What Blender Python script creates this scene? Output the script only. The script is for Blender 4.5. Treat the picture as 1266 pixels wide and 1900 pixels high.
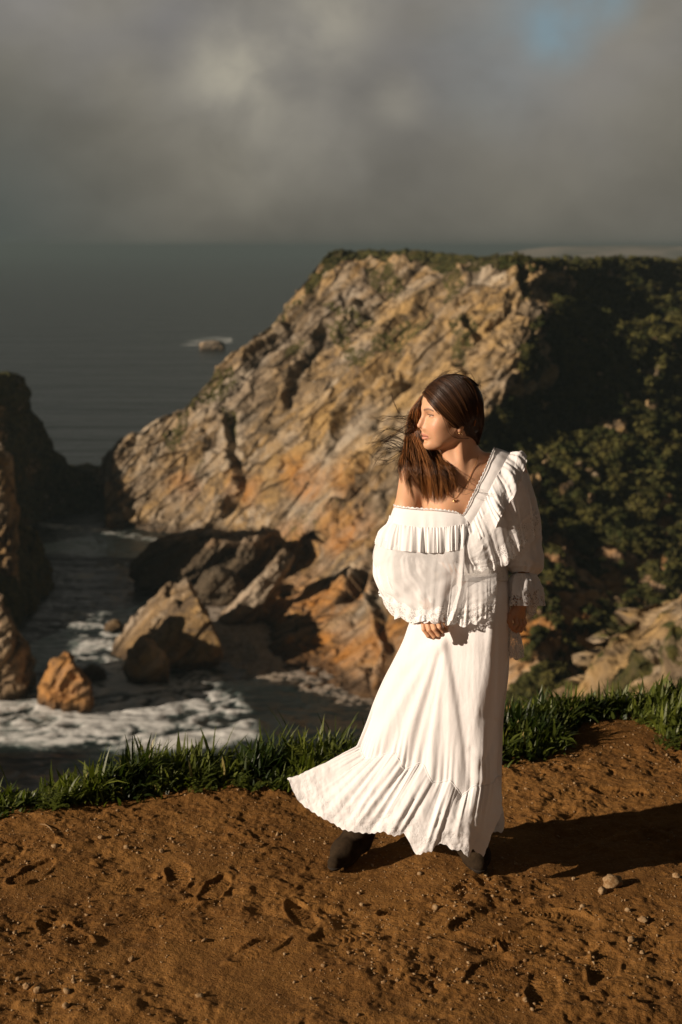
import bpy, bmesh, math, random
import numpy as np
from mathutils import Vector
R = math.radians
for o in list(bpy.data.objects): bpy.data.objects.remove(o)
scene = bpy.context.scene
col = scene.collection
rng = np.random.default_rng(7)
random.seed(7)

# ---------------------------------------------------------------- camera
EYE = 2.07; F = 50/36*1900; PITCH = math.atan((950-458)/F)
cam = bpy.data.objects.new('camera', bpy.data.cameras.new('camera')); col.objects.link(cam)
cam.location = (0, 0, EYE); cam.rotation_euler = (R(90)-PITCH, 0, 0)
cam.data.sensor_fit = 'VERTICAL'; cam.data.sensor_height = 36; cam.data.lens = 50
cam.data.clip_start = .05; cam.data.clip_end = 60000
cam.data.dof.use_dof = True; cam.data.dof.focus_distance = 4.55; cam.data.dof.aperture_fstop = 3.8
scene.camera = cam
scene.render.resolution_x = 682; scene.render.resolution_y = 1024
scene.view_settings.view_transform = 'Standard'; scene.view_settings.look = 'None'
scene.view_settings.exposure = 0.34; scene.view_settings.gamma = 1

# ---------------------------------------------------------------- sun and sky
SUN_AZ = Vector((-.92, -.39)).normalized(); SUN_EL = R(19)
sl = bpy.data.lights.new('sun', 'SUN'); sl.energy = 5.0; sl.angle = R(.5); sl.color = (1, .825, .665)
sun = bpy.data.objects.new('sun', sl); col.objects.link(sun)
S = Vector((SUN_AZ.x*math.cos(SUN_EL), SUN_AZ.y*math.cos(SUN_EL), math.sin(SUN_EL)))
sun.rotation_euler = S.to_track_quat('Z', 'Y').to_euler()
world = bpy.data.worlds.new("World"); scene.world = world; world.use_nodes = True
class N:
    def __init__(s, nt): s.nt = nt; s.n = nt.nodes; s.l = nt.links
    def new(s, t, **k):
        n = s.n.new(t)
        for a, b in k.items():
            if a.startswith('i_'):
                n.inputs[a[2:].replace('_', ' ')].default_value = b
            else: setattr(n, a, b)
        return n
    def lk(s, a, b): s.l.new(a, b)
    def math(s, op, a, b=None, c=None, clamp=False):
        n = s.n.new('ShaderNodeMath'); n.operation = op; n.use_clamp = clamp
        for i, v in enumerate((a, b, c)):
            if v is None: continue
            if isinstance(v, (int, float)): n.inputs[i].default_value = v
            else: s.l.new(v, n.inputs[i])
        return n.outputs[0]
    def mix(s, f, a, b, typ='MIX'):
        n = s.n.new('ShaderNodeMix'); n.data_type = 'RGBA'; n.blend_type = typ
        for i, v in ((0, f), (6, a), (7, b)):
            if isinstance(v, (int, float)): n.inputs[i].default_value = v
            elif isinstance(v, tuple): n.inputs[i].default_value = (*v, 1) if len(v) == 3 else v
            else: s.l.new(v, n.inputs[i])
        return n.outputs[2]
    def rng(s, v, a, b, c=0., d=1., smooth=True):
        n = s.n.new('ShaderNodeMapRange'); n.interpolation_type = 'SMOOTHSTEP' if smooth else 'LINEAR'
        s.l.new(v, n.inputs[0])
        for i, x in enumerate((a, b, c, d)): n.inputs[i+1].default_value = x
        return n.outputs[0]
    def noise(s, vec, scale, detail=4, rough=.55, dist=0., scl=None, out=0):
        if scl is not None:
            m = s.n.new('ShaderNodeMapping'); m.inputs['Scale'].default_value = scl
            s.l.new(vec, m.inputs[0]); vec = m.outputs[0]
        n = s.n.new('ShaderNodeTexNoise'); s.l.new(vec, n.inputs['Vector'])
        n.inputs['Scale'].default_value = scale; n.inputs['Detail'].default_value = detail
        n.inputs['Roughness'].default_value = rough; n.inputs['Distortion'].default_value = dist
        return n.outputs[out]
def raydir(px, py):
    x = (px-633)/F; y = -(py-950)/F
    return np.array([x+0*y, math.cos(PITCH)+y*math.sin(PITCH)+0*x, y*math.cos(PITCH)-math.sin(PITCH)+0*x])
w = N(world.node_tree); w.n.clear()
out = w.new('ShaderNodeOutputWorld'); bg = w.new('ShaderNodeBackground'); w.lk(bg.outputs[0], out.inputs[0])
sky = w.new('ShaderNodeTexSky'); sky.sky_type = 'NISHITA'; sky.sun_disc = False
sky.sun_elevation = SUN_EL; sky.sun_rotation = math.atan2(SUN_AZ.x, SUN_AZ.y) % (2*math.pi)
tc = w.new('ShaderNodeTexCoord'); D = tc.outputs['Generated']
sep = w.new('ShaderNodeSeparateXYZ'); w.lk(D, sep.inputs[0])
skc = w.mix(1., sky.outputs[0], (.07, .07, .07), 'MULTIPLY')
def lobe(px, py, rad, power=1):
    d = raydir(px, py); d = d/np.linalg.norm(d)
    n = w.new('ShaderNodeVectorMath', operation='DISTANCE'); w.lk(D, n.inputs[0]); n.inputs[1].default_value = tuple(d)
    return w.rng(n.outputs['Value'], 0, rad, 1, 0)
big = w.noise(D, 5.5, 5, .52, .25, (1, 1, 1.5))
fine = w.noise(D, 13, 6, .55, .3, (1, 1, 1.25))
el = w.rng(sep.outputs[2], -.02, .2, 0, 1)
patch_n = w.noise(D, 3.6, 3, .5, .2, (1, 1, 1.3))
base = w.mix(el, (.116, .108, .088), w.mix(w.rng(patch_n, .4, .6), (.184, .177, .172), (.194, .180, .150)))
base = w.mix(w.math('MULTIPLY', lobe(-180, 560, .22), .95), base, (.046, .062, .058))       # dim sea fog on the left horizon
shade = w.math('ADD', w.rng(big, .3, .7, .84, 1.14), w.rng(fine, .3, .7, -.06, .06))
dark = w.math('MULTIPLY', w.rng(sep.outputs[2], .24, .5, 1, .22), w.rng(sep.outputs[1], -.4, .5, .45, 1))                                               # unseen sky overhead and behind the camera dimmed to cut ambient fill
cc = w.new('ShaderNodeVectorMath', operation='SCALE'); w.lk(base, cc.inputs[0]); w.lk(w.math('MULTIPLY', shade, dark), cc.inputs['Scale'])
lit = w.math('ADD', w.math('MULTIPLY', lobe(435, 125, .055), .75), w.math('MULTIPLY', lobe(590, 0, .065), .75))
lit = w.math('ADD', lit, w.math('MULTIPLY', lobe(500, 230, .09), .45)); lit = w.math('ADD', lit, w.math('MULTIPLY', lobe(745, 190, .03), .3))
lit = w.math('ADD', lit, w.math('MULTIPLY', lobe(270, 180, .05), .25))
lit = w.math('MULTIPLY', lit, w.rng(fine, .28, .72, .35, 1.1), clamp=True)
cc2 = w.mix(lit, cc.outputs[0], (.32, .295, .235))
hole = w.math('ADD', w.math('MULTIPLY', lobe(1125, -5, .032), .6), w.math('MULTIPLY', lobe(1040, 60, .036), .55)); hole = w.math('ADD', hole, w.math('MULTIPLY', lobe(1010, 0, .05), .3)); hole = w.math('ADD', hole, w.math('MULTIPLY', lobe(920, 110, .07), .15))
hole = w.math('MULTIPLY', hole, w.rng(fine, .35, .62, .45, 1), clamp=True)
w.lk(w.mix(hole, cc2, w.mix(.7, skc, (.13, .22, .27))), bg.inputs[0]); bg.inputs[1].default_value = 1.0

# ---------------------------------------------------------------- numpy helpers
def _hash(i, j, k, s):
    h = (i.astype(np.int64)*73856093) ^ (j.astype(np.int64)*19349663) ^ (k.astype(np.int64)*83492791) ^ (s*2654435761)
    h &= 0xffffffff
    h = ((h ^ (h >> 16))*0x45d9f3b) & 0xffffffff; h = ((h ^ (h >> 16))*0x45d9f3b) & 0xffffffff
    return h ^ (h >> 16)
_G = np.array([[1,1,0],[-1,1,0],[1,-1,0],[-1,-1,0],[1,0,1],[-1,0,1],[1,0,-1],[-1,0,-1],[0,1,1],[0,-1,1],[0,1,-1],[0,-1,-1]], float)
def perlin(P, s=0):
    P = np.asarray(P, float); I = np.floor(P); f = P-I; I = I.astype(np.int64)
    u = f*f*f*(f*(f*6-15)+10); r = 0
    for a in (0, 1):
        for b in (0, 1):
            for c in (0, 1):
                g = _G[_hash(I[..., 0]+a, I[..., 1]+b, I[..., 2]+c, s) % 12]
                d = (g*(f-np.array([a, b, c]))).sum(-1)
                r = r + d*(u[..., 0] if a else 1-u[..., 0])*(u[..., 1] if b else 1-u[..., 1])*(u[..., 2] if c else 1-u[..., 2])
    return r
def fbm(P, o=4, s=0, g=.5, lac=2.03):
    r = 0; a = 1
    for i in range(o): r = r + a*perlin(P, s+i*17); P = P*lac+3.1; a *= g
    return r
def ridged(P, o=4, s=0, g=.5):
    r = 0; a = 1
    for i in range(o): r = r + a*(1-2*np.abs(perlin(P, s+i*13))); P = P*2.07+1.7; a *= g
    return r
def worley(P, s=0, vec=False):
    P = np.asarray(P, float); I = np.floor(P).astype(np.int64)
    f1 = np.full(P.shape[:-1], 9.); f2 = f1.copy(); idv = np.zeros(P.shape[:-1]); off = np.zeros(P.shape)
    for a in (-1, 0, 1):
        for b in (-1, 0, 1):
            for c in (-1, 0, 1):
                J = I+np.array([a, b, c]); h = _hash(J[..., 0], J[..., 1], J[..., 2], s)
                q = np.stack([(h & 1023)/1023, ((h >> 10) & 1023)/1023, ((h >> 20) & 1023)/1023], -1)
                d = np.sqrt(((J+q-P)**2).sum(-1)); cid = (h % 997)/997
                m = d < f1
                f2 = np.where(m, f1, np.minimum(f2, d)); idv = np.where(m, cid, idv); f1 = np.where(m, d, f1)
                if vec: off = np.where(m[..., None], P-(J+q), off)
    return (f1, f2, idv, off) if vec else (f1, f2, idv)
def sstep(x, a, b):
    t = np.clip((x-a)/(b-a), 0, 1); return t*t*(3-2*t)
def pt(px, py, Y):
    d = raydir(np.asarray(px, float), np.asarray(py, float)); d = d/d[1]
    return np.stack([d[0]*Y, d[1]*Y, EYE+d[2]*Y], -1)
def topix(P):
    x, y, z = P[..., 0], P[..., 1], P[..., 2]-EYE
    cz = y*math.cos(PITCH)-z*math.sin(PITCH); cy = y*math.sin(PITCH)+z*math.cos(PITCH)
    return 633+F*x/cz, 950-F*cy/cz
def mesh_obj(name, V, Fc, mat=None, parent=None, smooth=True, attrs=None, uv=None):
    me = bpy.data.meshes.new(name)
    V = np.asarray(V, float); 
    if isinstance(Fc, np.ndarray):
        n, k = Fc.shape
        me.vertices.add(len(V)); me.vertices.foreach_set('co', V.ravel())
        me.loops.add(n*k); me.loops.foreach_set('vertex_index', Fc.astype(np.int32).ravel())
        me.polygons.add(n); me.polygons.foreach_set('loop_start', np.arange(0, n*k, k, dtype=np.int32))
        me.update(calc_edges=True); me.validate()
    else:
        me.from_pydata([tuple(v) for v in V], [], Fc); me.update()
    if smooth: me.polygons.foreach_set('use_smooth', np.ones(len(me.polygons), bool))
    for k, a in (attrs or {}).items():
        a = np.asarray(a, float)
        if a.ndim == 1:
            at = me.attributes.new(k, 'FLOAT', 'POINT'); at.data.foreach_set('value', a)
        else:
            at = me.attributes.new(k, 'FLOAT_VECTOR', 'POINT'); at.data.foreach_set('vector', a.ravel())
    o = bpy.data.objects.new(name, me); col.objects.link(o)
    if mat: me.materials.append(mat)
    if parent: o.parent = parent
    return o
def grid_faces(nr, nc, closed=False, off=0):
    r = np.arange(nr-1)[:, None]; c = np.arange(nc if closed else nc-1)[None]
    c2 = (c+1) % nc
    return np.stack([r*nc+c, r*nc+c2, (r+1)*nc+c2, (r+1)*nc+c], -1).reshape(-1, 4)+off
def grid_normals(P):
    du = np.gradient(P, axis=1); dv = np.gradient(P, axis=0)
    n = np.cross(du, dv); return n/(np.linalg.norm(n, axis=-1, keepdims=True)+1e-12)
def tag(o, label=None, cat=None, group=None, kind=None):
    if label: o['label'] = label
    if cat: o['category'] = cat
    if group: o['group'] = group
    if kind: o['kind'] = kind
    return o
def M(name, rough=.8, spec=.3):
    m = bpy.data.materials.new(name); m.use_nodes = True
    n = N(m.node_tree); b = n.n['Principled BSDF']
    b.inputs['Roughness'].default_value = rough; b.inputs['Specular IOR Level'].default_value = spec
    n.b = b; n.pos = n.new('ShaderNodeNewGeometry').outputs['Position']; n.mat = m
    def attr(k, o=2): return n.new('ShaderNodeAttribute', attribute_name=k).outputs[o]
    n.attr = attr
    def bump(h, dist, strength=1):
        bn = n.new('ShaderNodeBump'); n.lk(h, bn.inputs['Height']); bn.inputs['Distance'].default_value = dist
        bn.inputs['Strength'].default_value = strength; n.lk(bn.outputs[0], b.inputs['Normal']); return bn
    n.bump = bump
    return n
# ================================================================= THE COAST (metres; the sea lies 88 m below the path)
SEA = -88.0
def seaY(py):
    d = raydir(0*np.asarray(py, float)+633, np.asarray(py, float)); return (SEA-EYE)/(d[2]/d[1])
# ---- rock and scrub material
def rock_mat(name, wet=True):
    n = M(name, .9, .15); P = n.pos
    SC = n.new('ShaderNodeAttribute', attribute_name='sc').outputs['Vector']; lay = n.noise(SC, 1.7, 5, .62, .5); lay2 = n.noise(SC, .45, 4, .6, .8)
    a = lay2; b2 = n.noise(P, .16, 6, .65, .8, (1, 1, 1.3)); c = n.noise(P, .7, 4, .6)
    col1 = n.mix(n.rng(a, .38, .62), (.275, .215, .145), (.34, .22, .088))
    col1 = n.mix(n.rng(lay, .46, .66, 0, .55), col1, (.36, .32, .26)); col1 = n.mix(n.rng(lay, .47, .34, 0, .6), col1, (.085, .062, .038))
    col1 = n.mix(n.rng(b2, .55, .75), col1, (.34, .29, .215))
    col1 = n.mix(n.rng(b2, .49, .36), col1, (.13, .095, .06))
    vs = n.new('ShaderNodeVectorMath', operation='MULTIPLY_ADD'); nn_ = n.new('ShaderNodeTexNoise', i_Scale=1.5, i_Detail=3.); n.lk(SC, nn_.inputs['Vector']); n.lk(nn_.outputs['Color'], vs.inputs[0]); vs.inputs[1].default_value = (.45,)*3; n.lk(SC, vs.inputs[2])
    va = n.new('ShaderNodeTexVoronoi', i_Scale=1.5); n.lk(vs.outputs[0], va.inputs['Vector']); vb = n.new('ShaderNodeTexVoronoi', feature='DISTANCE_TO_EDGE', i_Scale=1.5); n.lk(vs.outputs[0], vb.inputs['Vector']); vd = n.new('ShaderNodeTexVoronoi', i_Scale=4.5); n.lk(vs.outputs[0], vd.inputs['Vector'])
    sva = n.new('ShaderNodeSeparateXYZ'); n.lk(va.outputs['Color'], sva.inputs[0]); svd = n.new('ShaderNodeSeparateXYZ'); n.lk(vd.outputs['Color'], svd.inputs[0])
    blk = n.math('ADD', n.rng(sva.outputs[0], 0, 1, -.5, .5, False), n.rng(svd.outputs[0], 0, 1, -.2, .2, False))
    col1 = n.mix(n.rng(blk, .1, .7, 0, .7), col1, (.42, .36, .27)); col1 = n.mix(n.rng(blk, -.15, -.75, 0, .75), col1, (.13, .095, .055)); col1 = n.mix(n.rng(vb.outputs['Distance'], .05, .0, 0, .6), col1, (.06, .045, .03))
    spz = n.new('ShaderNodeSeparateXYZ'); n.lk(P, spz.inputs[0]); och = n.mix(n.rng(spz.outputs[2], -52, -66), (.43, .275, .10), (.40, .17, .032))
    col1 = n.mix(n.math('MULTIPLY', n.attr('ochre'), n.rng(b2, .3, .6, .3, .95)), col1, och)
    col1 = n.mix(n.attr('crack_shade'), col1, (.07, .055, .035))
    if wet:
        sp = n.new('ShaderNodeSeparateXYZ'); n.lk(P, sp.inputs[0])
        col1 = n.mix(n.rng(sp.outputs[2], SEA+3.5, SEA+1, 0, .8), col1, (.045, .03, .018))
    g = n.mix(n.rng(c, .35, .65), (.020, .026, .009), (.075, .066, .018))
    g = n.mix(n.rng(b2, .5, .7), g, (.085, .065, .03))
    vg = n.math('MULTIPLY', n.attr('veg_shade'), 1.0); vg = n.math('ADD', vg, n.rng(c, .3, .7, -.22, .22))
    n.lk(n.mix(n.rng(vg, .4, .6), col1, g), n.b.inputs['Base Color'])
    n.bump(n.math('ADD', n.math('ADD', b2, n.math('MULTIPLY', c, .4)), n.math('MULTIPLY', n.math('ADD', n.math('MULTIPLY', blk, .7), n.rng(vb.outputs['Distance'], 0, .12)), .8)), 1.6, .9)
    return n.mat
ROCK = rock_mat('coast_rock')
# strata frame: bedding dips so the beds climb to the right in the picture
def strata(P, s=1.):
    a = R(42); u = P[..., 0]*math.cos(a)+P[..., 2]*math.sin(a); v = -P[..., 0]*math.sin(a)+P[..., 2]*math.cos(a)
    return np.stack([u/(3.3*s), P[..., 1]/(1.6*s), v/(1.0*s)], -1)
def rock_disp(P, amp=1., seed=0):
    Q = P+2.5*np.stack([fbm(P/14+9, 3, seed+1), fbm(P/14+40, 3, seed+2), fbm(P/14+70, 3, seed+3)], -1)
    f1, f2, i1, o1 = worley(strata(Q, 19), seed, True); g1, g2, i2, o2 = worley(strata(Q, 7.5), seed+5, True); h1, h2, i3, o3 = worley(strata(Q, 2.4), seed+8, True)
    def facet(i, o): return ((np.stack([np.sin(i*91.), np.sin(i*57.+1), np.sin(i*133.+2)], -1))*o).sum(-1)
    d = 9*facet(i1, o1)+6*(i1-.5)*sstep(f2-f1, 0, .25)+4.2*facet(i2, o2)+2.4*(i2-.5)+1.1*facet(i3, o3)+.6*(i3-.5)
    d += 1.6*sstep(g2-g1, 0, .12)+1.8*sstep(f2-f1, 0, .1)+3.5*fbm(P/42, 3, seed+21)+1.9*fbm(P/4.5, 4, seed+31, .6)-2
    a_ = R(42); vv_ = -Q[..., 0]*math.sin(a_)+Q[..., 2]*math.cos(a_)+.25*Q[..., 1]
    t1_ = (vv_/13+1.1*fbm(Q/45, 3, seed+51)) % 1; t2_ = (vv_/4.6+.9*fbm(Q/22, 3, seed+52)) % 1
    m1_ = np.clip(.5+1.6*fbm(P/30, 2, seed+53), .1, 1); m2_ = np.clip(.5+1.8*fbm(P/13, 2, seed+54), 0, 1)
    d = d*.62+4.6*m1_*(t1_*(1-sstep(t1_, .88, 1))-.4)+1.9*m2_*(t2_*(1-sstep(t2_, .85, 1))-.4)
    crack_shade = (1-sstep(f2-f1, .0, .07))*.6+.55*m1_*sstep(t1_, .93, .97)*(1-sstep(t1_, .97, 1))+.5*m2_*sstep(t2_, .90, .95)+(1-sstep(g2-g1, 0, .05))*.25
    return d*amp, np.clip(crack_shade, 0, 1)
def rbf(pts, q, eps=1.):
    p = np.array(pts, float); X = p[:, :2]/300.; y = p[:, 2]
    def k(r): return r
    A = k(np.linalg.norm(X[:, None]-X[None], axis=-1))+1e-3*np.eye(len(X))*0
    n = len(X); Z = np.zeros((n+3, n+3)); Z[:n, :n] = A; Z[:n, n] = 1; Z[:n, n+1:] = X; Z[n:, :n] = Z[:n, n:].T
    wts = np.linalg.solve(Z+1e-9*np.eye(n+3), np.r_[y, 0, 0, 0])
    q = np.asarray(q, float)/300.; o = np.zeros(q.shape[:-1])
    for i in range(n): o += wts[i]*k(np.linalg.norm(q-X[i], axis=-1))
    return o+wts[n]+q[..., 0]*wts[n+1]+q[..., 1]*wts[n+2]
def pl(pts, x):
    p = np.array(pts, float); return np.interp(x, p[:, 0], p[:, 1])
def blur1(a, k):
    ker = np.hanning(k+2)[1:-1]; ker /= ker.sum(); pad = np.pad(a, ((k, k), (k, k), (0, 0)), 'edge') if a.ndim == 3 else np.pad(a, k, 'edge')
    for ax in (0, 1): pad = np.apply_along_axis(lambda m: np.convolve(m, ker, 'same'), ax, pad)
    return pad[k:-k, k:-k]
def polyd(px, py, poly):
    p = np.array(poly, float); best = np.full(px.shape, 1e9); side = np.zeros(px.shape); tt = np.zeros(px.shape); Ls = np.r_[0, np.cumsum(np.hypot(*np.diff(p, axis=0).T))]
    for i in range(len(p)-1):
        ab = p[i+1]-p[i]; t = np.clip(((px-p[i, 0])*ab[0]+(py-p[i, 1])*ab[1])/(ab@ab), 0, 1); d = np.hypot(px-p[i, 0]-t*ab[0], py-p[i, 1]-t*ab[1]); m = d < best
        best = np.where(m, d, best); side = np.where(m, np.sign(ab[0]*(py-p[i, 1])-ab[1]*(px-p[i, 0])), side); tt = np.where(m, (Ls[i]+t*(Ls[i+1]-Ls[i]))/Ls[-1], tt)
    return best, side, tt       # side > 0: to the image-left of a downward line
def inpoly(px, py, poly):
    r = np.zeros(px.shape, bool); j = len(poly)-1
    for i in range(len(poly)):
        xi, yi = poly[i]; xj, yj = poly[j]
        c = ((yi > py) != (yj > py)) & (px < (xj-xi)*(py-yi)/(yj-yi+1e-9)+xi); r ^= c; j = i
    return r
CREV = [([(395,738),(424,768),(432,840),(446,905),(415,962)],6,6.),([(470,1010),(530,1004),(600,985),(660,945),(740,880),(800,835)],8,7.),([(852,555),(877,610),(850,695)],6,5.),([(650,548),(585,640),(540,705),(520,770)],6,4.5),([(760,640),(700,700),(640,770),(600,850)],6,4.),([(965,478),(976,560)],7,6.),([(610,500),(560,560),(500,640),(440,700)],5,3.5),([(690,850),(620,935)],6,4.),([(700,1000),(690,1100),(720,1200),(700,1290)],7,1.5),([(720,560),(660,590),(620,640)],4,3.),([(830,620),(770,680),(720,760)],5,3.)]
def face_mesh(name, top, bot, ctrl, x0, x1, nx, ny, back, veg_shade_f, ochf, amp=1., seed=0, mat=ROCK):
    """A cliff face between two outlines, carried on behind its rim as ground or as a far slope."""
    cols = np.linspace(x0, x1, nx) if x1 <= 1340 else np.r_[np.linspace(x0, 1330, int(nx*.86)), np.linspace(1340, x1, nx-int(nx*.86))]
    px = cols[None, :]+0*np.zeros((ny, 1)); t = np.linspace(0, 1, ny)[:, None]
    T = pl(top, px); B = pl(bot, px); py = T+(B-T)*t
    Y = rbf(ctrl, np.stack([px, py], -1)); P = pt(px, py, Y)
    nb = 30; rows = []
    for k in range(nb, 0, -1):
        rows.append(back(P[0], px[0], k/nb))
    P = np.concatenate([np.array(rows), P], 0)
    px = np.concatenate([px[:nb], px]); py = np.concatenate([np.repeat(T[:1], nb, 0), py])
    nrm = -grid_normals(P); nrm *= np.where((nrm[..., 1:2] > 0) & (nrm[..., 2:] < 0), -1, 1)
    nrm = np.where(nrm[..., 2:3] < -.2, -nrm, nrm)
    d, crack_shade = rock_disp(P, amp, seed)
    veg_shade = veg_shade_f(px, py, P, nrm); och = ochf(px, py, P)
    b1, b2, bi = worley(P/3.4, seed+77); bush = 1.5*(1-b1)+1.2*fbm(P/9, 3, 5)
    c1, c2, ci = worley(P/8., seed+78); bush += 2.2*(1-c1)*ci
    vv = np.clip(veg_shade, 0, 1)[..., None]
    d = d*(1-.5*sstep(py, 1000, 1120)*(amp > .6))
    if amp > .6:
        wx_ = px+10*fbm(P/9, 3, 91); wy_ = py+10*fbm(P/9+30, 3, 92)
        for q_, w_, h_ in CREV:
            D_, s_, t_ = polyd(wx_, wy_, q_); fd = sstep(t_, 0, .12)*(1-sstep(t_, .85, 1)); d = d-.62*h_*np.exp(-(D_/w_)**2)*fd+1.8*np.exp(-((D_-1.9*w_)/w_)**2)*fd*(s_ > 0); crack_shade = np.clip(crack_shade+.55*np.exp(-(D_/(w_*.8))**2)*fd, 0, 1)
    fl = np.ones_like(d); fl[:nb] = np.linspace(.15, 1, nb)[:, None]
    bush = bush*(.35+.65*sstep(px, 900, 960)) if amp > .6 else bush
    P2 = P+nrm*((d*(1-.72*vv[..., 0])+bush*vv[..., 0]-1.5)*fl)[..., None]
    V = P2.reshape(-1, 3)
    o = mesh_obj(name, V, grid_faces(*P2.shape[:2]), mat, attrs={'sc': strata(P2, 9.)[..., :3].reshape(-1, 3), 'veg_shade': veg_shade.ravel(), 'ochre': och.ravel(), 'crack_shade': (crack_shade*(1-vv[..., 0])).ravel()})
    return o, P2, veg_shade
# ---- main headland
HT = [(195, 900), (212, 842), (235, 815), (262, 800), (300, 768), (345, 745), (385, 705), (430, 655), (470, 620), (520, 575), (560, 515), (590, 478), (610, 462), (660, 457), (760, 460), (860, 468), (960, 476), (1040, 483), (1266, 484), (1700, 490), (2600, 520)]
HB = [(195, 980), (215, 985), (330, 1005), (440, 1015), (470, 1185), (500, 1290), (560, 1312), (640, 1335), (800, 1400), (1000, 1440), (2600, 1440)]
HC = [(600,460,500),(700,458,500),(850,465,475),(980,470,455),(1100,470,520),(1266,472,610),(1500,475,700),(1700,475,760),(2200,480,800),(2600,500,700),(2200,800,520),(2600,900,480),(2200,1200,320),(2600,1300,290),(2600,1440,230),
 (520,580,490),(430,655,480),(340,745,472),(230,820,468),(215,900,464),(215,980,455),(330,1000,440),(440,1010,432),
 (560,1020,378),(500,1100,345),(480,1190,319),(510,1290,281),(640,1330,268),(800,1380,253),
 (300,850,462),(400,800,455),(400,950,441),(500,700,462),(500,850,436),(600,600,474),(600,750,438),(600,900,398),(600,1000,368),(600,1150,318),(540,1250,292),
 (700,550,470),(750,700,422),(750,850,378),(750,1000,330),(750,1200,280),(900,550,428),(950,700,380),(880,780,366),(980,650,388),
 (1005,560,425),(1060,550,445),(1150,600,442),(1266,600,452),(1020,720,408),(1060,780,392),(1266,750,412),(940,830,372),(1000,900,348),(1150,900,362),(1266,900,372),
 (900,900,340),(950,1000,305),(1100,1050,306),(1266,1000,335),(900,1150,262),(1000,1200,245),(1100,1200,255),(1266,1150,285),(1500,900,410),(1500,1150,315),(1700,600,640),(1000,1400,215),(1266,1400,225),(1700,1400,240)]
def hb(P0, px, k):
    Q = P0.copy(); f = sstep(px, 480, 640)
    ridge = P0+np.stack([-20*k+0*px, 70*k+0*px, -(P0[:, 2]-SEA+6)*k**1.3], -1)
    plat = P0+np.stack([60*k+0*px, 900*k+0*px, -6*k-14*k*k+0*px], -1)
    return ridge*(1-f)[:, None]+plat*f[:, None]
VEGPOLY = [(975,480),(1035,560),(985,600),(965,640),(960,700),(1010,730),(940,740),(880,800),(850,880),(860,1000),(900,1100),(900,1600),(1800,1600),(1800,440),(960,440),(965,480)]
VP2 = [[(560,520),(600,455),(700,452),(980,455),(1000,490),(900,487),(820,500),(700,482),(640,478),(590,505),(565,545)],
 [(670,500),(720,490),(760,520),(740,545),(690,540)],[(600,590),(640,600),(660,640),(620,640)],[(700,610),(760,590),(800,570),(780,610),(720,650),(660,665)],
 [(820,500),(860,490),(850,540),(820,560)],[(960,480),(985,480),(985,545),(962,545)],[(480,590),(560,545),(600,520),(560,560),(500,615)],
 [(380,700),(420,690),(440,680),(400,740),(360,745),(330,800),(320,780)],[(300,800),(345,770),(340,830),(310,850)],[(840,560),(870,570),(880,620),(850,690),(835,650)],
 [(630,640),(680,640),(700,670),(640,680)],[(520,640),(560,625),(560,650),(530,660)],[(600,560),(640,570),(700,600),(640,600)],
 [(400,740),(430,760),(440,830),(415,790)]]
ROCKP = [[(1000,500),(1035,500),(1045,540),(1010,560),(990,530)],[(1010,570),(1030,580),(1010,640),(1040,690),(1020,720),(990,730),(1000,700),(1015,680),(995,650)],
 [(1030,490),(1060,520),(1060,545),(1040,520)],[(860,850),(900,845),(900,870),(860,880)],[(1000,840),(1030,850),(1010,870)],[(920,870),(1000,900),(1080,960),(1020,930),(940,900)],
 [(1020,1000),(1060,1020),(1110,1060),(1180,1030),(1210,1050),(1120,1090),(1080,1080),(1040,1030)],[(1050,1090),(1090,1120),(1060,1200),(1050,1150)],[(960,1120),(1000,1150),(960,1210),(940,1160)],[(1120,1070),(1190,1080),(1150,1120)],[(1000,1180),(1050,1160),(1040,1220),(1000,1230)],[(1230,900),(1260,950),(1245,1000),(1225,960)]]
def hveg(px, py, P, nrm):
    wx = px+16*fbm(P/12, 3, 3)+5*fbm(P/3.5, 2, 4); wy = py+16*fbm(P/12+50, 3, 6)+5*fbm(P/3.5+50, 2, 4)
    v = inpoly(wx, wy, VEGPOLY).astype(float)
    for q in VP2[1:]: v = np.maximum(v, .56*inpoly(wx, wy, q))
    v = np.maximum(v, inpoly(wx, wy, VP2[0]))
    wq = wx+6*fbm(P/6, 2, 8)
    for q in ROCKP: v = np.where(inpoly(wq, wy, q), .0, v)
    v = np.where((py > 985) & (px > 860) & (fbm(P/7.5, 3, 29) > .02), v*.1, v)
    v = np.where((px > 990) & (py > 490) & (py < 985) & (fbm(P/9, 3, 30) > .42), v*.1, v)
    v[:30] = np.maximum(v[:30], sstep(px[:30], 520, 600))
    sc = np.clip(.10+.9*fbm(P/17, 4, 12), 0, 1)*(py < 1000)*.5
    v = np.maximum(v, sc*(1-v))
    return v
def hoch(px, py, P):
    o = np.maximum(sstep(py, 1010, 1130)*(px > 440)*1., (px > 940)*.7)
    for (x, y, r) in [(660,870,80),(560,880,60),(880,700,150),(900,600,110),(640,980,80),(540,1000,60),(780,740,120),(590,760,60),(740,600,80),(450,900,50),(330,900,40)]:  # ochre rock; the central-right blotches also put golden sunlight into the colour
        o = np.maximum(o, .8*(1-sstep(np.hypot(px-x, py-y), r*.3, r)))
    return o*np.clip(.75+.9*fbm(P/16, 3, 44), 0, 1)
headland, HP, HV = face_mesh('hills', HT, HB, HC, 195, 2600, 800, 460, hb, hveg, hoch, .62, 3)
tag(headland, kind='structure')
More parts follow.
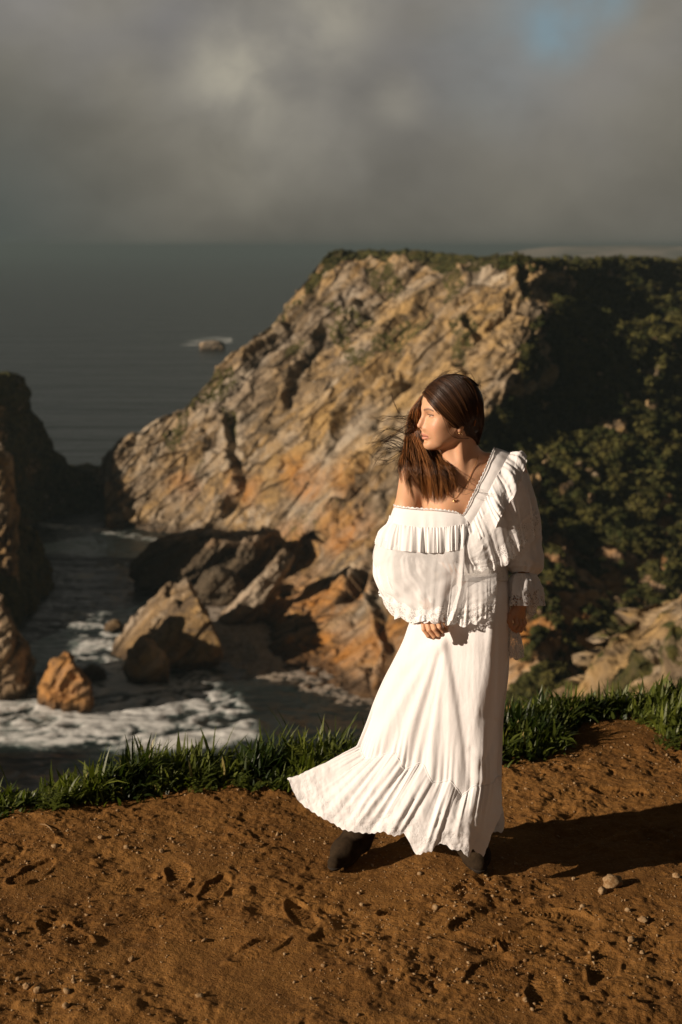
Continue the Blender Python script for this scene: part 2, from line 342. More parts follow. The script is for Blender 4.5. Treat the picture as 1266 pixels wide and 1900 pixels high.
# ---- scrub: leaf clumps over the vegetated ground
def clumps(name, C, rad, nleaf, lsize, mat, seed, flat=.7):
    g = np.random.default_rng(seed); n = len(C)
    d = g.normal(size=(n, nleaf, 3)); d /= np.linalg.norm(d, axis=-1, keepdims=True); d[..., 2] = np.abs(d[..., 2])*flat
    c = C[:, None]+d*rad[:, None, None]*g.uniform(.55, 1.05, (n, nleaf, 1))
    a = g.normal(size=(n, nleaf, 3)); b = np.cross(a, d+.3*g.normal(size=d.shape)); a = np.cross(b, d)+.5*g.normal(size=d.shape)
    a /= np.linalg.norm(a, axis=-1, keepdims=True); b /= np.linalg.norm(b, axis=-1, keepdims=True)
    s = (lsize*rad[:, None, None]*g.uniform(.6, 1.3, (n, nleaf, 1)))
    V = np.stack([c-a*s, c+b*s*.8, c+a*s, c-b*s*.8], 2).reshape(-1, 3)
    return mesh_obj(name, V, np.arange(len(V)).reshape(-1, 4), mat, smooth=False)
nm = M('scrub_leaves', .9, .1)
cc_ = nm.noise(nm.pos, .12, 3, .6); dd_ = nm.noise(nm.pos, .8, 2, .6)
cx = nm.mix(nm.rng(cc_, .38, .62), (.030, .038, .010), (.085, .076, .020)); cx = nm.mix(nm.rng(dd_, .45, .7, 0, .7), cx, (.09, .08, .025))
nm.lk(cx, nm.b.inputs['Base Color'])
SCRUB = nm.mat
cand = np.argwhere(HV > .6); g_ = np.random.default_rng(4); sel = cand[g_.choice(len(cand), 9500, replace=False)]
Cc = HP[sel[:, 0], sel[:, 1]]; dist = Cc[:, 1]; fpx, _ = topix(Cc); kp = (fpx > 930) | (g_.uniform(0, 1, len(Cc)) < .35); Cc, dist, fpx = Cc[kp], dist[kp], fpx[kp]
clm = clumps('scrub', Cc+np.array([0, 0, -.2]), g_.uniform(.7, 2.0, len(Cc))*np.clip(dist/420, .55, 1.1)*np.where(fpx > 930, 1, .5), 30, .34, SCRUB, 5)
tag(clm, 'dark green scrub covering the hillside and cliff rim', 'scrub', kind='stuff')

# ---- shaded headland on the left
LT = [(-230, 760), (-160, 735), (-80, 705), (0, 696), (38, 690), (55, 722), (68, 768), (100, 828), (130, 860), (170, 870), (215, 862), (240, 880)]
LB = [(-230, 1000), (0, 985), (240, 985)]
LC = [(-230,760,440),(-230,1000,405),(-100,700,452),(-100,1000,410),(0,700,466),(0,850,455),(0,985,440),(100,830,488),(100,985,468),(60,900,470),(200,865,512),(215,985,482),(240,985,484),(240,880,520)]
def lb(P0, px, k): return P0+np.stack([-50*k+0*px, 40*k+0*px, -(P0[:, 2]-SEA+6)*k*k*.9], -1)
o, LP, LV = face_mesh('cliff', LT, LB, LC, -230, 240, 300, 190, lb, lambda a, b, c, d: np.clip(.75+.6*fbm(c/15, 3, 9), 0, 1), lambda a, b, c: 0*a, .35, 13)  # dense scrub tone also paints this face dark, as in shade
tag(o, 'dark shaded headland rising from the sea at the left', 'cliff', kind='structure')
# ---- dark lower cliff on the left, nearer
LT2 = [(-130, 960), (-40, 945), (30, 965), (62, 985), (92, 1040), (104, 1120), (104, 1185), (108, 1235)]
LB2 = [(-130, 1290), (0, 1285), (60, 1262), (108, 1246)]
LC2 = [(-130,960,350),(-130,1290,285),(-40,945,366),(0,1285,288),(60,1262,294),(30,965,378),(60,1100,350),(0,1100,335),(92,1040,390),(104,1150,362),(108,1246,305)]
o, _, _ = face_mesh('cliff', LT2, LB2, LC2, -45, 108, 240, 130, lb, lambda a, b, c, d: 0*a+1., lambda a, b, c: 0*a, .4, 23)  # full scrub tone put on to darken the whole cliff as shaded
tag(o, 'low dark cliff at the left edge above the surf', 'cliff', kind='structure')
# ---- pale outcrop below the path on the right
RT = [(955, 1420), (1010, 1330), (1060, 1262), (1088, 1212), (1112, 1180), (1150, 1150), (1175, 1120), (1215, 1098), (1266, 1080), (1400, 1020), (1700, 900)]
RB = [(955, 1700), (1700, 1700)]
RC = [(955,1420,128),(1060,1262,132),(1112,1180,136),(1175,1120,140),(1266,1080,140),(1700,900,140),(1060,1350,115),(1150,1250,118),(1266,1200,112),(955,1700,70),(1266,1700,66),(1266,1400,90),(1700,1700,62),(1700,1200,100)]
def rb(P0, px, k): return P0+np.stack([50*k+0*px, 60*k+0*px, -55*k*k-8*k+0*px], -1)
def rveg(px, py, P, n_): return np.clip(.22+1.3*fbm(P/5.2, 4, 17), 0, 1)*.85
o, RPp, RV = face_mesh('cliff', RT, RB, RC, 955, 1700, 420, 280, rb, rveg, lambda a, b, c: .5*np.clip(.2+fbm(c/6, 3, 51)*1.5, 0, 1), .0, 33)
tag(o, 'pale crumbling rock outcrop below the path at the right', 'cliff', kind='structure')
me = o.data; P = np.empty(len(me.vertices)*3); me.vertices.foreach_get('co', P); P = P.reshape(-1, 3)
f1, f2, i1 = worley(strata(P, 3.2), 5); g1, g2, i2 = worley(strata(P, 1.1), 9)
nr = np.array([-.35, -.6, .72]); dd = 2.6*(i1-.4)*sstep(f2-f1, 0, .4)+.9*(i2-.5)*sstep(g2-g1, 0, .3)+.9*fbm(P/4, 3, 8)
P += nr*dd[:, None]; me.vertices.foreach_set('co', P.ravel()); me.update()

# ---- free-standing rocks in the cove
def hull_rock(name, outline, Yc, thick, amp=.35, size=1.6, seed=0, label='', cat='rock', group=None, back=0., och=.1, dark=None, fs=(0, 0)):
    bm = bmesh.new(); o2 = np.array(outline, float); c = o2.mean(0)
    for (x, y) in o2:
        Pf = pt(x, y, Yc); bm.verts.new(Pf)
    for sc, dy in ((.62, -thick), (.55, thick*.9)):
        for (x, y) in o2:
            q = c+(np.array([x, y])-c)*sc+(np.array(fs) if dy < 0 else 0); Pf = pt(q[0], q[1], Yc+dy); 
            Pf[2] = Pf[2] if dy < 0 else pt(q[0], q[1], Yc)[2]-2
            bm.verts.new(Pf)
    zmin = min(v.co.z for v in bm.verts)
    for (x, y) in o2:
        if y > c[1]:
            q = pt(x, y, Yc); bm.verts.new((q[0], q[1]-thick*.3, SEA-2)); bm.verts.new((q[0], q[1]+thick*.3, SEA-2))
    r = bmesh.ops.convex_hull(bm, input=bm.verts)
    bmesh.ops.delete(bm, geom=[v for v in bm.verts if not v.link_faces], context='VERTS')
    for _ in range(7):
        e = [e for e in bm.edges if e.calc_length() > size]
        if not e: break
        bmesh.ops.subdivide_edges(bm, edges=e, cuts=1); bmesh.ops.triangulate(bm, faces=bm.faces)
    bm.normal_update()
    V = np.array([v.co[:] for v in bm.verts]); Nn = np.array([v.normal[:] for v in bm.verts])
    d, cr = rock_disp(V*1.6+seed*31, amp, seed); f1, f2, i = worley(strata(V, 2.6), seed)
    V2 = V+Nn*(d*.75+.8*(i-.5)*amp*2)[:, None]
    for v, q in zip(bm.verts, V2): v.co = q
    me = bpy.data.meshes.new(name); bm.to_mesh(me); bm.free()
    at = me.attributes.new('sc', 'FLOAT_VECTOR', 'POINT'); at.data.foreach_set('vector', strata(V2+seed*9, 10.).ravel())
    for k, a in (('veg_shade', 0*d), ('ochre', 0*d+och), ('crack_shade', cr*.3)):
        at = me.attributes.new(k, 'FLOAT', 'POINT'); at.data.foreach_set('value', a)
    if dark is not None: me.attributes['crack_shade'].data.foreach_set('value', np.clip(cr*.5+.85*(1-sstep(V2[:, 2]+1.6*fbm(V2/5, 2, 3), dark, dark+2.5)), 0, 1))  # shade painted into the rock colour below the given level
    me.materials.append(ROCK); ob = bpy.data.objects.new(name, me); col.objects.link(ob)
    return tag(ob, label, cat, group)
G = 'rocks standing in the cove'
hull_rock('sea_rock', [(345,1078),(362,1095),(372,1140),(392,1200),(390,1232),(320,1245),(250,1240),(214,1222),(214,1200),(250,1148),(300,1100)], 312, 16, .36, 1.4, 1, 'largest rock in the cove, a tall leaning pyramid with a sunlit face', group=G, och=.05, fs=(42, 18))
hull_rock('sea_rock', [(258,1178),(280,1190),(308,1225),(312,1256),(280,1262),(238,1252),(235,1205)], 290, 6, .22, 1., 2, 'rounded rock leaning on the front foot of the largest pyramid rock', group=G, fs=(14, 6))
hull_rock('sea_rock', [(122,1206),(138,1216),(150,1262),(166,1328),(110,1322),(73,1292),(70,1268),(96,1225)], 275, 9, .25, 1., 3, 'sharp pointed stack with orange foot standing alone in the white surf', och=.7, group=G, fs=(18, 6))
hull_rock('sea_rock', [(170,1232),(190,1245),(200,1268),(150,1268),(146,1250)], 292, 4, .2, .9, 4, 'small dark rock right behind the pointed surf stack', group=G, dark=-60)
hull_rock('sea_rock', [(528,1016),(548,1030),(500,1100),(478,1150),(440,1208),(392,1196),(430,1120)], 335, 7, .3, 1.3, 5, 'long tilted slab leaning up against the orange cliff foot', group=G)
hull_rock('sea_rock', [(250,1048),(285,1012),(350,990),(430,984),(520,988),(535,1018),(470,1062),(425,1100),(330,1104),(256,1078)], 375, 13, .45, 1.5, 6, 'long dark ridge of rock with a sunlit crest below the headland', och=.2, group=G, dark=-76)  # shaded face toned dark, crest left lighter
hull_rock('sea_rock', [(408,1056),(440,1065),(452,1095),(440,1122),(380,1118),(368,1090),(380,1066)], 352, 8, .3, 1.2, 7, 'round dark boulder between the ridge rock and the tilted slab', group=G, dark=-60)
hull_rock('sea_rock', [(-60,824),(-2,828),(12,850),(22,895),(18,930),(4,958),(-60,965)], 352, 10, .4, 1.4, 8, 'sunlit rock knob at the left edge in front of the dark headland', group=G)
hull_rock('sea_rock', [(-60,1070),(-2,1082),(8,1120),(24,1165),(40,1198),(38,1226),(10,1250),(-60,1265)], 282, 11, .4, 1.2, 9, 'sunlit rock at the left edge at the foot of the low dark cliff', group=G)
hull_rock('sea_rock', [(378,634),(395,632.5),(410,633),(418,637),(385,638),(370,637)], 1262, 7, .06, 3, 10, 'low reef far out on the open sea with white water', group=None)
for i, (x, y) in enumerate([(290,1212),(265,1150),(210,1160),(330,1270)][:3]):
    hull_rock('sea_rock', [(x-18, y+6),(x-8, y-7),(x+10, y-8),(x+20, y+3),(x+12, y+9),(x-10, y+10)], float(seaY(y+6)), 3.5, .18, .9, 20+i,
        ['low wet rock awash under the face of the largest pyramid rock', 'low dark rock awash in the channel behind the largest pyramid rock', 'low dark rock awash in the channel beside the shaded cliff'][i], group=G)

# ---- pebble beach
def sheet(name, xs, ys, zf, mat, **k):
    X, Yy = np.meshgrid(xs, ys); Z = zf(X, Yy); P = np.stack([X, Yy, Z], -1)
    return P, mesh_obj(name, P.reshape(-1, 3), grid_faces(*X.shape), mat, **k)
n = M('beach_pebbles', .85, .2); pb = n.noise(n.pos, .8, 5, .7); pc = n.noise(n.pos, .22, 3, .5)
n.lk(n.mix(n.rng(pb, .35, .65), n.mix(n.rng(pc, .4, .6), (.17, .145, .11), (.31, .255, .185)), (.42, .36, .29)), n.b.inputs['Base Color']); n.bump(pb, .8)
def beachz(X, Y):
    e = np.interp(X, [-45, -28, -17, -10, 0, 60], [330, 300, 285, 274, 258, 246])   # inner edge of the shingle
    return SEA-.9+np.clip((Y-e)/6+1.3*fbm(np.stack([X, Y, 0*X], -1)/9, 3, 2), -1.5, 3.2)*np.interp(X, [-20, -12], [.75, .25])+.4*worley(np.stack([X, Y, 0*X], -1)/1.1, 4)[2]
_, o = sheet('beach', np.linspace(-46, 60, 190), np.linspace(235, 345, 200), beachz, n.mat); tag(o, kind='structure')

# ---- the sea
def axis(segs):
    a = []
    for (s, e, st) in segs: a.append(np.arange(s, e, st))
    return np.concatenate(a+[[segs[-1][1]]])
xs = np.r_[-30000, -16000, -8000, -4000, -2000, -1000, -500, np.arange(-260, -110, 15), np.arange(-110, 12, .75), np.arange(12, 260, 15), 500, 1000, 2000, 4000, 8000, 16000, 30000]
ys = np.r_[-3000, -1000, 0, 100, np.arange(190, 500, .75), np.arange(500, 1000, 20), np.arange(1000, 1500, 6), np.arange(1500, 4000, 250), 5000, 7000, 10000, 15000, 25000, 45000]
X, Yy = np.meshgrid(xs.astype(float), ys.astype(float)); P0 = np.stack([X, Yy, 0*X], -1)
PX, PY = topix(np.stack([X, np.maximum(Yy, 1), 0*X+SEA], -1))
def band(poly, soft=14):
    m = np.zeros(PX.shape)
    for k in range(12):
        a = k*math.pi/6; m += inpoly(PX+soft*math.cos(a)*(k % 3+1)/3, PY+soft*.6*math.sin(a)*(k % 3+1)/3, poly)
    return m/12
sw = fbm(P0/22, 4, 60); sw2 = fbm(P0/5.5+9*sw[..., None], 4, 61); sw3 = fbm(P0*np.array([.75, 1.25, 1])/10+3.*sw[..., None], 5, 63, .6)
foam = np.zeros(PX.shape)
main = [(-80,1262),(60,1256),(185,1262),(235,1262),(330,1252),(400,1270),(440,1290),(470,1330),(480,1372),(400,1392),(300,1398),(180,1392),(-80,1378)]
foam = np.maximum(foam, band(main, 22)*np.clip(.70+1.5*sw3+.6*sw2, 0, 1))
foam = np.maximum(foam, band([(110,1130),(200,1140),(260,1180),(240,1230),(190,1255),(100,1250),(140,1200)], 22)*np.clip(.2+1.5*sw3+1.2*sw2, 0, .9))
foam = np.maximum(foam, band([(185,1215),(240,1228),(330,1262),(370,1240),(420,1262),(330,1282),(200,1265)], 12)*np.clip(.8+1.3*sw2, 0, 1))
foam = np.maximum(foam, band([(70,970),(180,978),(300,1000),(310,1010),(180,990),(80,982)], 7)*np.clip(.4+1.5*sw2, 0, .8))
foam = np.maximum(foam, band([(120,1068),(165,1062),(180,1070),(140,1076)], 6)*np.clip(.6+1.5*sw2, 0, 1))
foam = np.maximum(foam, band([(180,1055),(250,1040),(252,1048),(190,1062)], 6)*np.clip(.25+1.5*sw2, 0, 1))
foam = np.maximum(foam, band([(345,633),(365,626),(430,626),(432,638),(370,642),(340,640)], 2)*np.clip(.45+1.8*fbm(P0/16, 3, 66), 0, 1))
inner = (Yy > 190) & (Yy < 500) & (X > -110) & (X < 12)
Z = SEA+np.where(inner, .32*sw3+.1*sw2+.25*foam, 0)
sm = M('sea_water', .12, .5); P = sm.pos
wv = sm.noise(P, .018, 5, .6, .3, (.4, 1.8, 1)); wv2 = sm.noise(P, .11, 4, .6, .4, (.6, 1.4, 1)); wf = sm.noise(P, .45, 5, .65, .8)
fo = sm.math('ADD', sm.attr('foam'), sm.rng(wf, .3, .7, -.16, .16)); fo = sm.math('MULTIPLY', fo, sm.rng(sm.attr('foam'), .02, .15))
fo = sm.math('MULTIPLY', sm.rng(fo, .12, .95), .92)
wc = sm.mix(sm.rng(wv, .4, .6), (.006, .011, .010), (.011, .017, .015))
wc = sm.mix(sm.rng(sm.attr('foam'), .05, .6), wc, (.05, .095, .085))
sm.lk(sm.mix(fo, wc, (.72, .72, .68)), sm.b.inputs['Base Color'])
sm.lk(sm.math('ADD', sm.math('MULTIPLY', fo, .45), .34), sm.b.inputs['Roughness'])
sm.bump(sm.math('ADD', wv, sm.math('MULTIPLY', wv2, .22)), 9., .9)
sea = mesh_obj('sea', np.stack([X, Yy, Z], -1).reshape(-1, 3), grid_faces(*X.shape), sm.mat, attrs={'foam': foam.ravel()}); tag(sea, kind='structure')

# ---- low far coast with pale houses beyond the plateau
n = M('far_land', .9, .1); fl = n.noise(n.pos, .004, 3, .5)
n.lk(n.mix(n.rng(fl, .4, .6), (.20, .18, .14), (.40, .34, .27)), n.b.inputs['Base Color'])
xs = np.linspace(250, 5200, 60); ysf = np.linspace(5200, 7600, 14)
def farz(X, Y): return SEA-4+(np.sin((Y-5200)/2400*math.pi))*sstep(X, 250, 1000)*(96+16*fbm(np.stack([X, Y, 0*X], -1)/900, 3, 3)+12*sstep(X, 1500, 2600))
_, o = sheet('hills', xs, ysf, farz, n.mat); tag(o, kind='structure')
# ================================================================= THE PATH AND ITS GRASSY RIM
def gp(px, py, z=0.):
    d = raydir(float(px), float(py)); t = (z-EYE)/d[2]; return np.array([d[0]*t, d[1]*t, z])
RIM = [(-700,190),(-330,160),(-296,153),(-278,147),(-268,120),(-240,60),(-150,0),(-40,-6),(-6,3.6),(-3,4.6),(-1.7,5.10),(-1.15,5.22),(-.75,5.42),(-.3,5.52),(.05,5.6),(.35,5.85),(.8,6.2),(1.2,6.32),(1.6,6.4),(3,6.7),(10,8.5),(45,12),(110,10),(700,-40)]
def rimdist(X, Y):
    """distance past the rim, positive over the void"""
    d = np.full(X.shape, 1e9); A = np.array(RIM, float)
    for a, b in zip(A[:-1], A[1:]):
        ab = b-a; t = np.clip(((X-a[0])*ab[0]+(Y-a[1])*ab[1])/(ab@ab), 0, 1)
        d = np.minimum(d, np.hypot(X-a[0]-t*ab[0], Y-a[1]-t*ab[1]))
    ins = inpoly(X, Y, [(-700, -900)]+RIM+[(700, -900)])
    return np.where(ins, -d, d)
PRINTS = [  # pixel x, y, heading in degrees, length, tread kind
 (905,1712,196,.27,0),(948,1752,205,.25,1),(870,1745,150,.2,0),(905,1800,230,.22,2),(1040,1700,160,.24,0),(1010,1840,262,.26,1),
 (225,1640,35,.25,2),(300,1690,20,.26,2),(330,1620,100,.22,1),(400,1650,75,.22,2),(120,1730,140,.24,1),(480,1760,40,.22,0),(640,1740,15,.23,1),
 (1120,1790,250,.24,2),(1150,1470,170,.22,1),(1230,1560,120,.22,0),(560,1700,110,.22,2),(760,1690,190,.2,0),(60,1620,60,.22,2)]
def micro(X, Y):
    P = np.stack([X, Y, 0*X], -1)
    rough = np.clip(.85+1.4*fbm(P*1.6, 3, 70), .25, 1.5)
    z = .016*fbm(P*2.2, 3, 71)+.0105*fbm(P*9, 4, 72, .62)*rough
    f1, f2, i = worley(P*26+2*fbm(P*9, 2, 73)[..., None], 74)
    z += (.0125*np.clip(.5-f1, 0, 1)*(i > .5)*i)*rough
    g1, g2, gi = worley(P*60, 75); z += .0042*np.clip(.55-g1, 0, 1)*(gi > .5)*rough
    h1, h2, hi = worley(P*7.5+1.5*fbm(P*5, 2, 79)[..., None], 76); z -= .012*np.clip(.30-h1, 0, 1)/.3*(hi > .72)*np.clip(rough, .3, 1)
    for (px, py, a, L, k) in PRINTS:
        c = gp(px, py); t = R(a); u = (X-c[0])*math.cos(t)+(Y-c[1])*math.sin(t); v = -(X-c[0])*math.sin(t)+(Y-c[1])*math.cos(t)
        m = (np.abs(u) < L) & (np.abs(v) < L)
        if not m.any(): continue
        uu, vv = u[m]/(L/2), v[m]/(L*.5*.36*(1+.18*np.cos(u[m]/(L/2)*2.4+.6)-.16*np.exp(-((u[m]/(L/2)+.25)/.25)**2)))
        r = (np.abs(uu)**2.6+np.abs(vv)**2.4)**.4+.10*fbm(np.stack([u[m], v[m], 0*v[m]], -1)*16, 2, int(px))
        ins = 1-sstep(r, .86, 1.0)
        if k == 0:
            q = np.hypot(u[m]-.28*L, v[m]); q2 = np.hypot(u[m]+.27*L, v[m]); q = np.minimum(q, q2); tr = np.cos(q/.0145*2*np.pi)*np.exp(-(q/.055)**2*.6)
        elif k == 1: tr = np.clip(np.cos((u[m]+.35*np.abs(v[m]))/.019*2*np.pi)*1.6, -1, 1)
        else: tr = np.cos(u[m]/.017*2*np.pi)*np.cos(v[m]/.017*2*np.pi)*1.3
        zz = z[m]; keep = .55
        zz = zz*(1-ins*(1-keep))+(-.0062*ins+.0034*tr*ins*np.clip(.5+2*perlin(P[m]*14, 8), 0, 1.2))+.0080*np.exp(-((r-1.08)/.10)**2)*np.clip(.4+2.2*perlin(P[m]*11, 5), 0, 1.3)
        z[m] = zz
    return z
def ground_z(X, Y, fine=True):
    d = rimdist(X, Y); z = np.where(d < 0, 0, -(1.25*d+.9*np.clip(d-1.5, 0, 20)+1.2*np.clip(d-5, 0, 60))); z = np.maximum(z, SEA-4)
    z = np.where(d > -.2, z-.05*sstep(d, -.2, 0), z)
    far = sstep(np.hypot(X, Y-4), 12, 80)
    z = z+far*np.where(d < 0, 2.2*fbm(np.stack([X, Y, 0*X], -1)/60, 3, 33)-1, 3*fbm(np.stack([X, Y, z], -1)/12, 3, 34))
    return z
xs = np.r_[-700,-500,-400,-340,np.arange(-320,-220,6),-200,-150,-100,-70,-45,-30,-20,-13,-9,-6,-4.5,-3.5,-2.8,-2.3,-1.95,np.arange(-1.75,1.9,.0048),2.0,2.3,2.8,3.5,4.5,6,9,13,20,30,45,70,110,200,400,700]
ys = np.r_[-900,-500,-250,-120,-60,-30,-15,-8,-4,-2,-.5,.8,1.8,2.5,2.9,3.1,np.arange(3.2,6.75,.0048),6.9,7.2,7.6,8.2,9,10,12,15,19,25,33,45,60,80,100,np.arange(112,180,6),200,240]
X, Yy = np.meshgrid(xs, ys); Z = ground_z(X, Yy); inn = (np.abs(X) < 2) & (Yy > 3) & (Yy < 6.8)
sub = np.ix_(np.where((ys > 3) & (ys < 6.8))[0], np.where(np.abs(xs) < 2)[0]); Z[sub] += micro(X[sub], Yy[sub])
gn = M('ochre_dirt', .95, .12); P = gn.pos
a = gn.noise(P, 1.1, 5, .6, .4); b = gn.noise(P, 9, 5, .65, .3); c = gn.noise(P, 90, 4, .7); v = gn.new('ShaderNodeTexVoronoi', i_Scale=170.); gn.lk(P, v.inputs['Vector'])
cl = gn.mix(gn.rng(a, .36, .64), (.152, .071, .017), (.222, .108, .028))
cl = gn.mix(gn.rng(b, .35, .65, 0, .55), cl, (.115, .050, .012))
cl = gn.mix(gn.rng(c, .52, .72, 0, .55), cl, (.30, .165, .06)); cl = gn.mix(gn.rng(c, .46, .3, 0, .5), cl, (.080, .034, .012))
sp = gn.new('ShaderNodeSeparateXYZ'); gn.lk(P, sp.inputs[0])
cl = gn.mix(gn.rng(sp.outputs[2], -.6, -3), cl, gn.mix(gn.rng(gn.noise(P, .2, 4, .6), .4, .6), (.05, .055, .02), (.3, .2, .1)))
gn.lk(cl, gn.b.inputs['Base Color'])
h = gn.math('ADD', gn.math('MULTIPLY', gn.noise(P, 55, 5, .7), .008), gn.math('MULTIPLY', c, .004)); h = gn.math('ADD', h, gn.math('MULTIPLY', v.outputs['Distance'], -.0015))
gn.bump(h, 1., .9)
ground = mesh_obj('ground', np.stack([X, Yy, Z], -1).reshape(-1, 3), grid_faces(*X.shape), gn.mat); tag(ground, kind='structure')
del X, Yy, Z

# ---- gravel and loose stones
def stone_mesh(n, r, g, sub=1):
    bm = bmesh.new(); bmesh.ops.create_icosphere(bm, subdivisions=sub, radius=1); V = np.array([v.co[:] for v in bm.verts]); Fc = np.array([[v.index for v in f.verts] for f in bm.faces]); bm.free(); return V, Fc
V0, F0 = stone_mesh(0, 0, None); g_ = np.random.default_rng(11)
def stones(name, C, rad, mat, seed, V0=V0, F0=F0, rough=.35):
    g = np.random.default_rng(seed); n = len(C); sc = g.uniform(.65, 1.2, (n, 1, 3))*np.array([1, 1, .75]); V = V0[None]*sc
    V = V*(1+rough*g.uniform(-1, 1, (n, len(V0), 1))); a = g.uniform(0, 6.28, n); ca, sa = np.cos(a)[:, None], np.sin(a)[:, None]
    V = np.stack([V[..., 0]*ca-V[..., 1]*sa, V[..., 0]*sa+V[..., 1]*ca, V[..., 2]], -1)*rad[:, None, None]+C[:, None]
    return mesh_obj(name, V.reshape(-1, 3), (F0[None]+np.arange(n)[:, None, None]*len(V0)).reshape(-1, 3), mat, smooth=False)
n = M('stone', .9, .2); s1 = n.noise(n.pos, 60, 4, .7); s2 = n.noise(n.pos, 14, 2, .5)
n.lk(n.mix(n.rng(s1, .35, .65), n.mix(n.rng(s2, .4, .6), (.17, .09, .032), (.21, .125, .055)), (.29, .20, .105)), n.b.inputs['Base Color']); n.bump(s1, .004); STONE = n.mat
K = 13000; cx_ = g_.uniform(-1.7, 1.8, K); cy_ = g_.uniform(3.3, 6.3, K)
dens = fbm(np.stack([cx_, cy_, 0*cx_], -1)*1.6, 3, 91); ok = (dens+g_.uniform(-.5, .5, K) > .02) & (rimdist(cx_, cy_) < -.02); cx_, cy_ = cx_[ok], cy_[ok]
rr = .0014+.0014*g_.exponential(1, len(cx_)); rr = np.minimum(rr, .012)
def gz(x, y):
    x = np.atleast_1d(x); y = np.atleast_1d(y); return ground_z(x, y)+micro(x, y)
o = stones('gravel', np.stack([cx_, cy_, gz(cx_, cy_)+rr*.35], -1), rr, STONE, 12); tag(o, 'fine ochre gravel scattered over the dirt path', 'gravel', kind='stuff')
V2, F2 = stone_mesh(0, 0, None, 3)
ST = [(1137,1647,.030,'largest crumbly stone on the path at the right below the long shadow'),(1118,1658,.015,'rounded clod touching the left foot of the largest path stone'),
 (1193,1709,.013,'pale pebble at the bottom right, nearest the deep heel print'),(1172,1744,.012,'pale angular pebble with a short shadow among the prints at lower right'),
 (1255,1632,.013,'small stone at the right picture edge just below the shadow'),(1082,1683,.009,'small flat pebble left of the largest path stone, beside the smooth mound'),(1065,1627,.008,'little stone right at the lower rim of the long shadow'),
 (1165,1692,.009,'small dull pebble between the largest path stone and the pale pebbles'),(1192,1765,.008,'tiny pale pebble lowest of the right-hand scatter'),
 (50,1835,.011,'pale pebble alone at the bottom left corner'),(71,1845,.012,'brownish pebble beside the pale one at the bottom left corner'),(122,1872,.010,'pale round pebble at the very bottom on the left'),
 (370,1852,.010,'small pebble low on the path left of the middle'),(1240,1716,.007,'tiny pebble by the right picture edge'),(672,1677,.008,'small stone on smooth dirt below the left boot'),
 (244,1776,.010,'brown pebble on bare dirt below the lugged prints'),(975,1860,.008,'small pebble at the bottom beside the deep print'),(188,1558,.010,'small stone lying just under the grass on the left'),(300,1578,.009,'dull stone on the rough dirt left of the skirt'),(600,1795,.007,'tiny lone pebble below the middle of the path')]
for i, (x, y, r, lb_) in enumerate(ST):
    c = gp(x, y); z = float(gz(c[0], c[1])[0]); g = np.random.default_rng(i+50)
    V = V2*np.array([1.15, .9, .8]); V = V*(1+.22*perlin(V*1.4+i*7, i)[:, None]+.22*worley(V*2.1+i*3, i)[2][:, None]*.6); f1, f2, ii, oo = worley(V*1.7+i*5, i, True); V = V*(1-.35*np.clip(f1-.35, 0, 1))[:, None]
    o = mesh_obj('stone', V*r, F2, STONE, smooth=False); o.location = (c[0], c[1], z+r*.45); o.rotation_euler = (0, 0, i*1.3)
    tag(o, lb_, 'stone', 'loose stones on the path')

# ---- grass
n = M('grass_blades', .45, .35); hh = n.attr('tone'); t1 = n.mix(n.rng(hh, 0, 1, smooth=False), (.022, .038, .007), (.13, .15, .02)); t1 = n.mix(n.rng(hh, .93, 1), t1, (.32, .26, .09))
n.lk(t1, n.b.inputs['Base Color']); n.b.inputs['Subsurface Weight'].default_value = 0
tr = n.new('ShaderNodeBsdfTranslucent'); n.lk(n.mix(1., t1, (1.3, 1.5, .8), 'MULTIPLY'), tr.inputs[0]); mx = n.new('ShaderNodeMixShader'); mx.inputs[0].default_value = .33
n.lk(n.b.outputs[0], mx.inputs[1]); n.lk(tr.outputs[0], mx.inputs[2]); n.lk(mx.outputs[0], n.n['Material Output'].inputs[0]); GRASS = n.mat
def blades(name, C, L, W, lean, az, mat, tone, seg=4, broad=.0, seed=0):
    """each blade: a tapering curved ribbon with a folded midrib"""
    g = np.random.default_rng(seed); n = len(C); t = np.linspace(0, 1, seg+1)[None]
    ang = lean[:, None]*(.25+1.1*t**1.2); ds = L[:, None]/seg
    hx = np.cumsum(np.sin(ang)*ds, 1)-np.sin(ang[:, :1])*ds; hz = np.cumsum(np.cos(ang)*ds, 1)-np.cos(ang[:, :1])*ds
    dx, dy = np.cos(az)[:, None], np.sin(az)[:, None]
    Cn = np.stack([C[:, 0:1]+hx*dx, C[:, 1:2]+hx*dy, C[:, 2:3]+hz], -1)
    wv = W[:, None]*(np.sin(np.pi*np.clip(.22+.78*t, 0, 1))**.75+.02)
    tw = g.uniform(-.9, .9, n)[:, None]+0*t; sx, sy = -dy*np.cos(tw), dx*np.cos(tw); side = np.stack([sx, sy, np.sin(tw)*.6], -1)
    V = np.stack([Cn-side*wv[..., None], Cn+side*wv[..., None]], 2)     # n, seg+1, 2, 3
    idx = np.arange(n)[:, None]*(seg+1)*2+np.arange(seg)[None]*2
    Fc = np.stack([idx, idx+1, idx+3, idx+2], -1).reshape(-1, 4)
    return mesh_obj(name, V.reshape(-1, 3), Fc, mat, attrs={'tone': np.repeat(tone, (seg+1)*2)})
FR = [(-60,1528),(0,1522),(60,1512),(120,1500),(180,1492),(250,1484),(330,1468),(400,1464),(470,1466),(560,1474),(650,1470),(760,1450),(900,1432),(960,1415),(1010,1412),(1048,1398),(1062,1368),(1080,1345),(1130,1338),(1180,1340),(1210,1352),(1240,1372),(1266,1378),(1340,1385)]
front = np.array([gp(x, y)[:2] for x, y in FR])
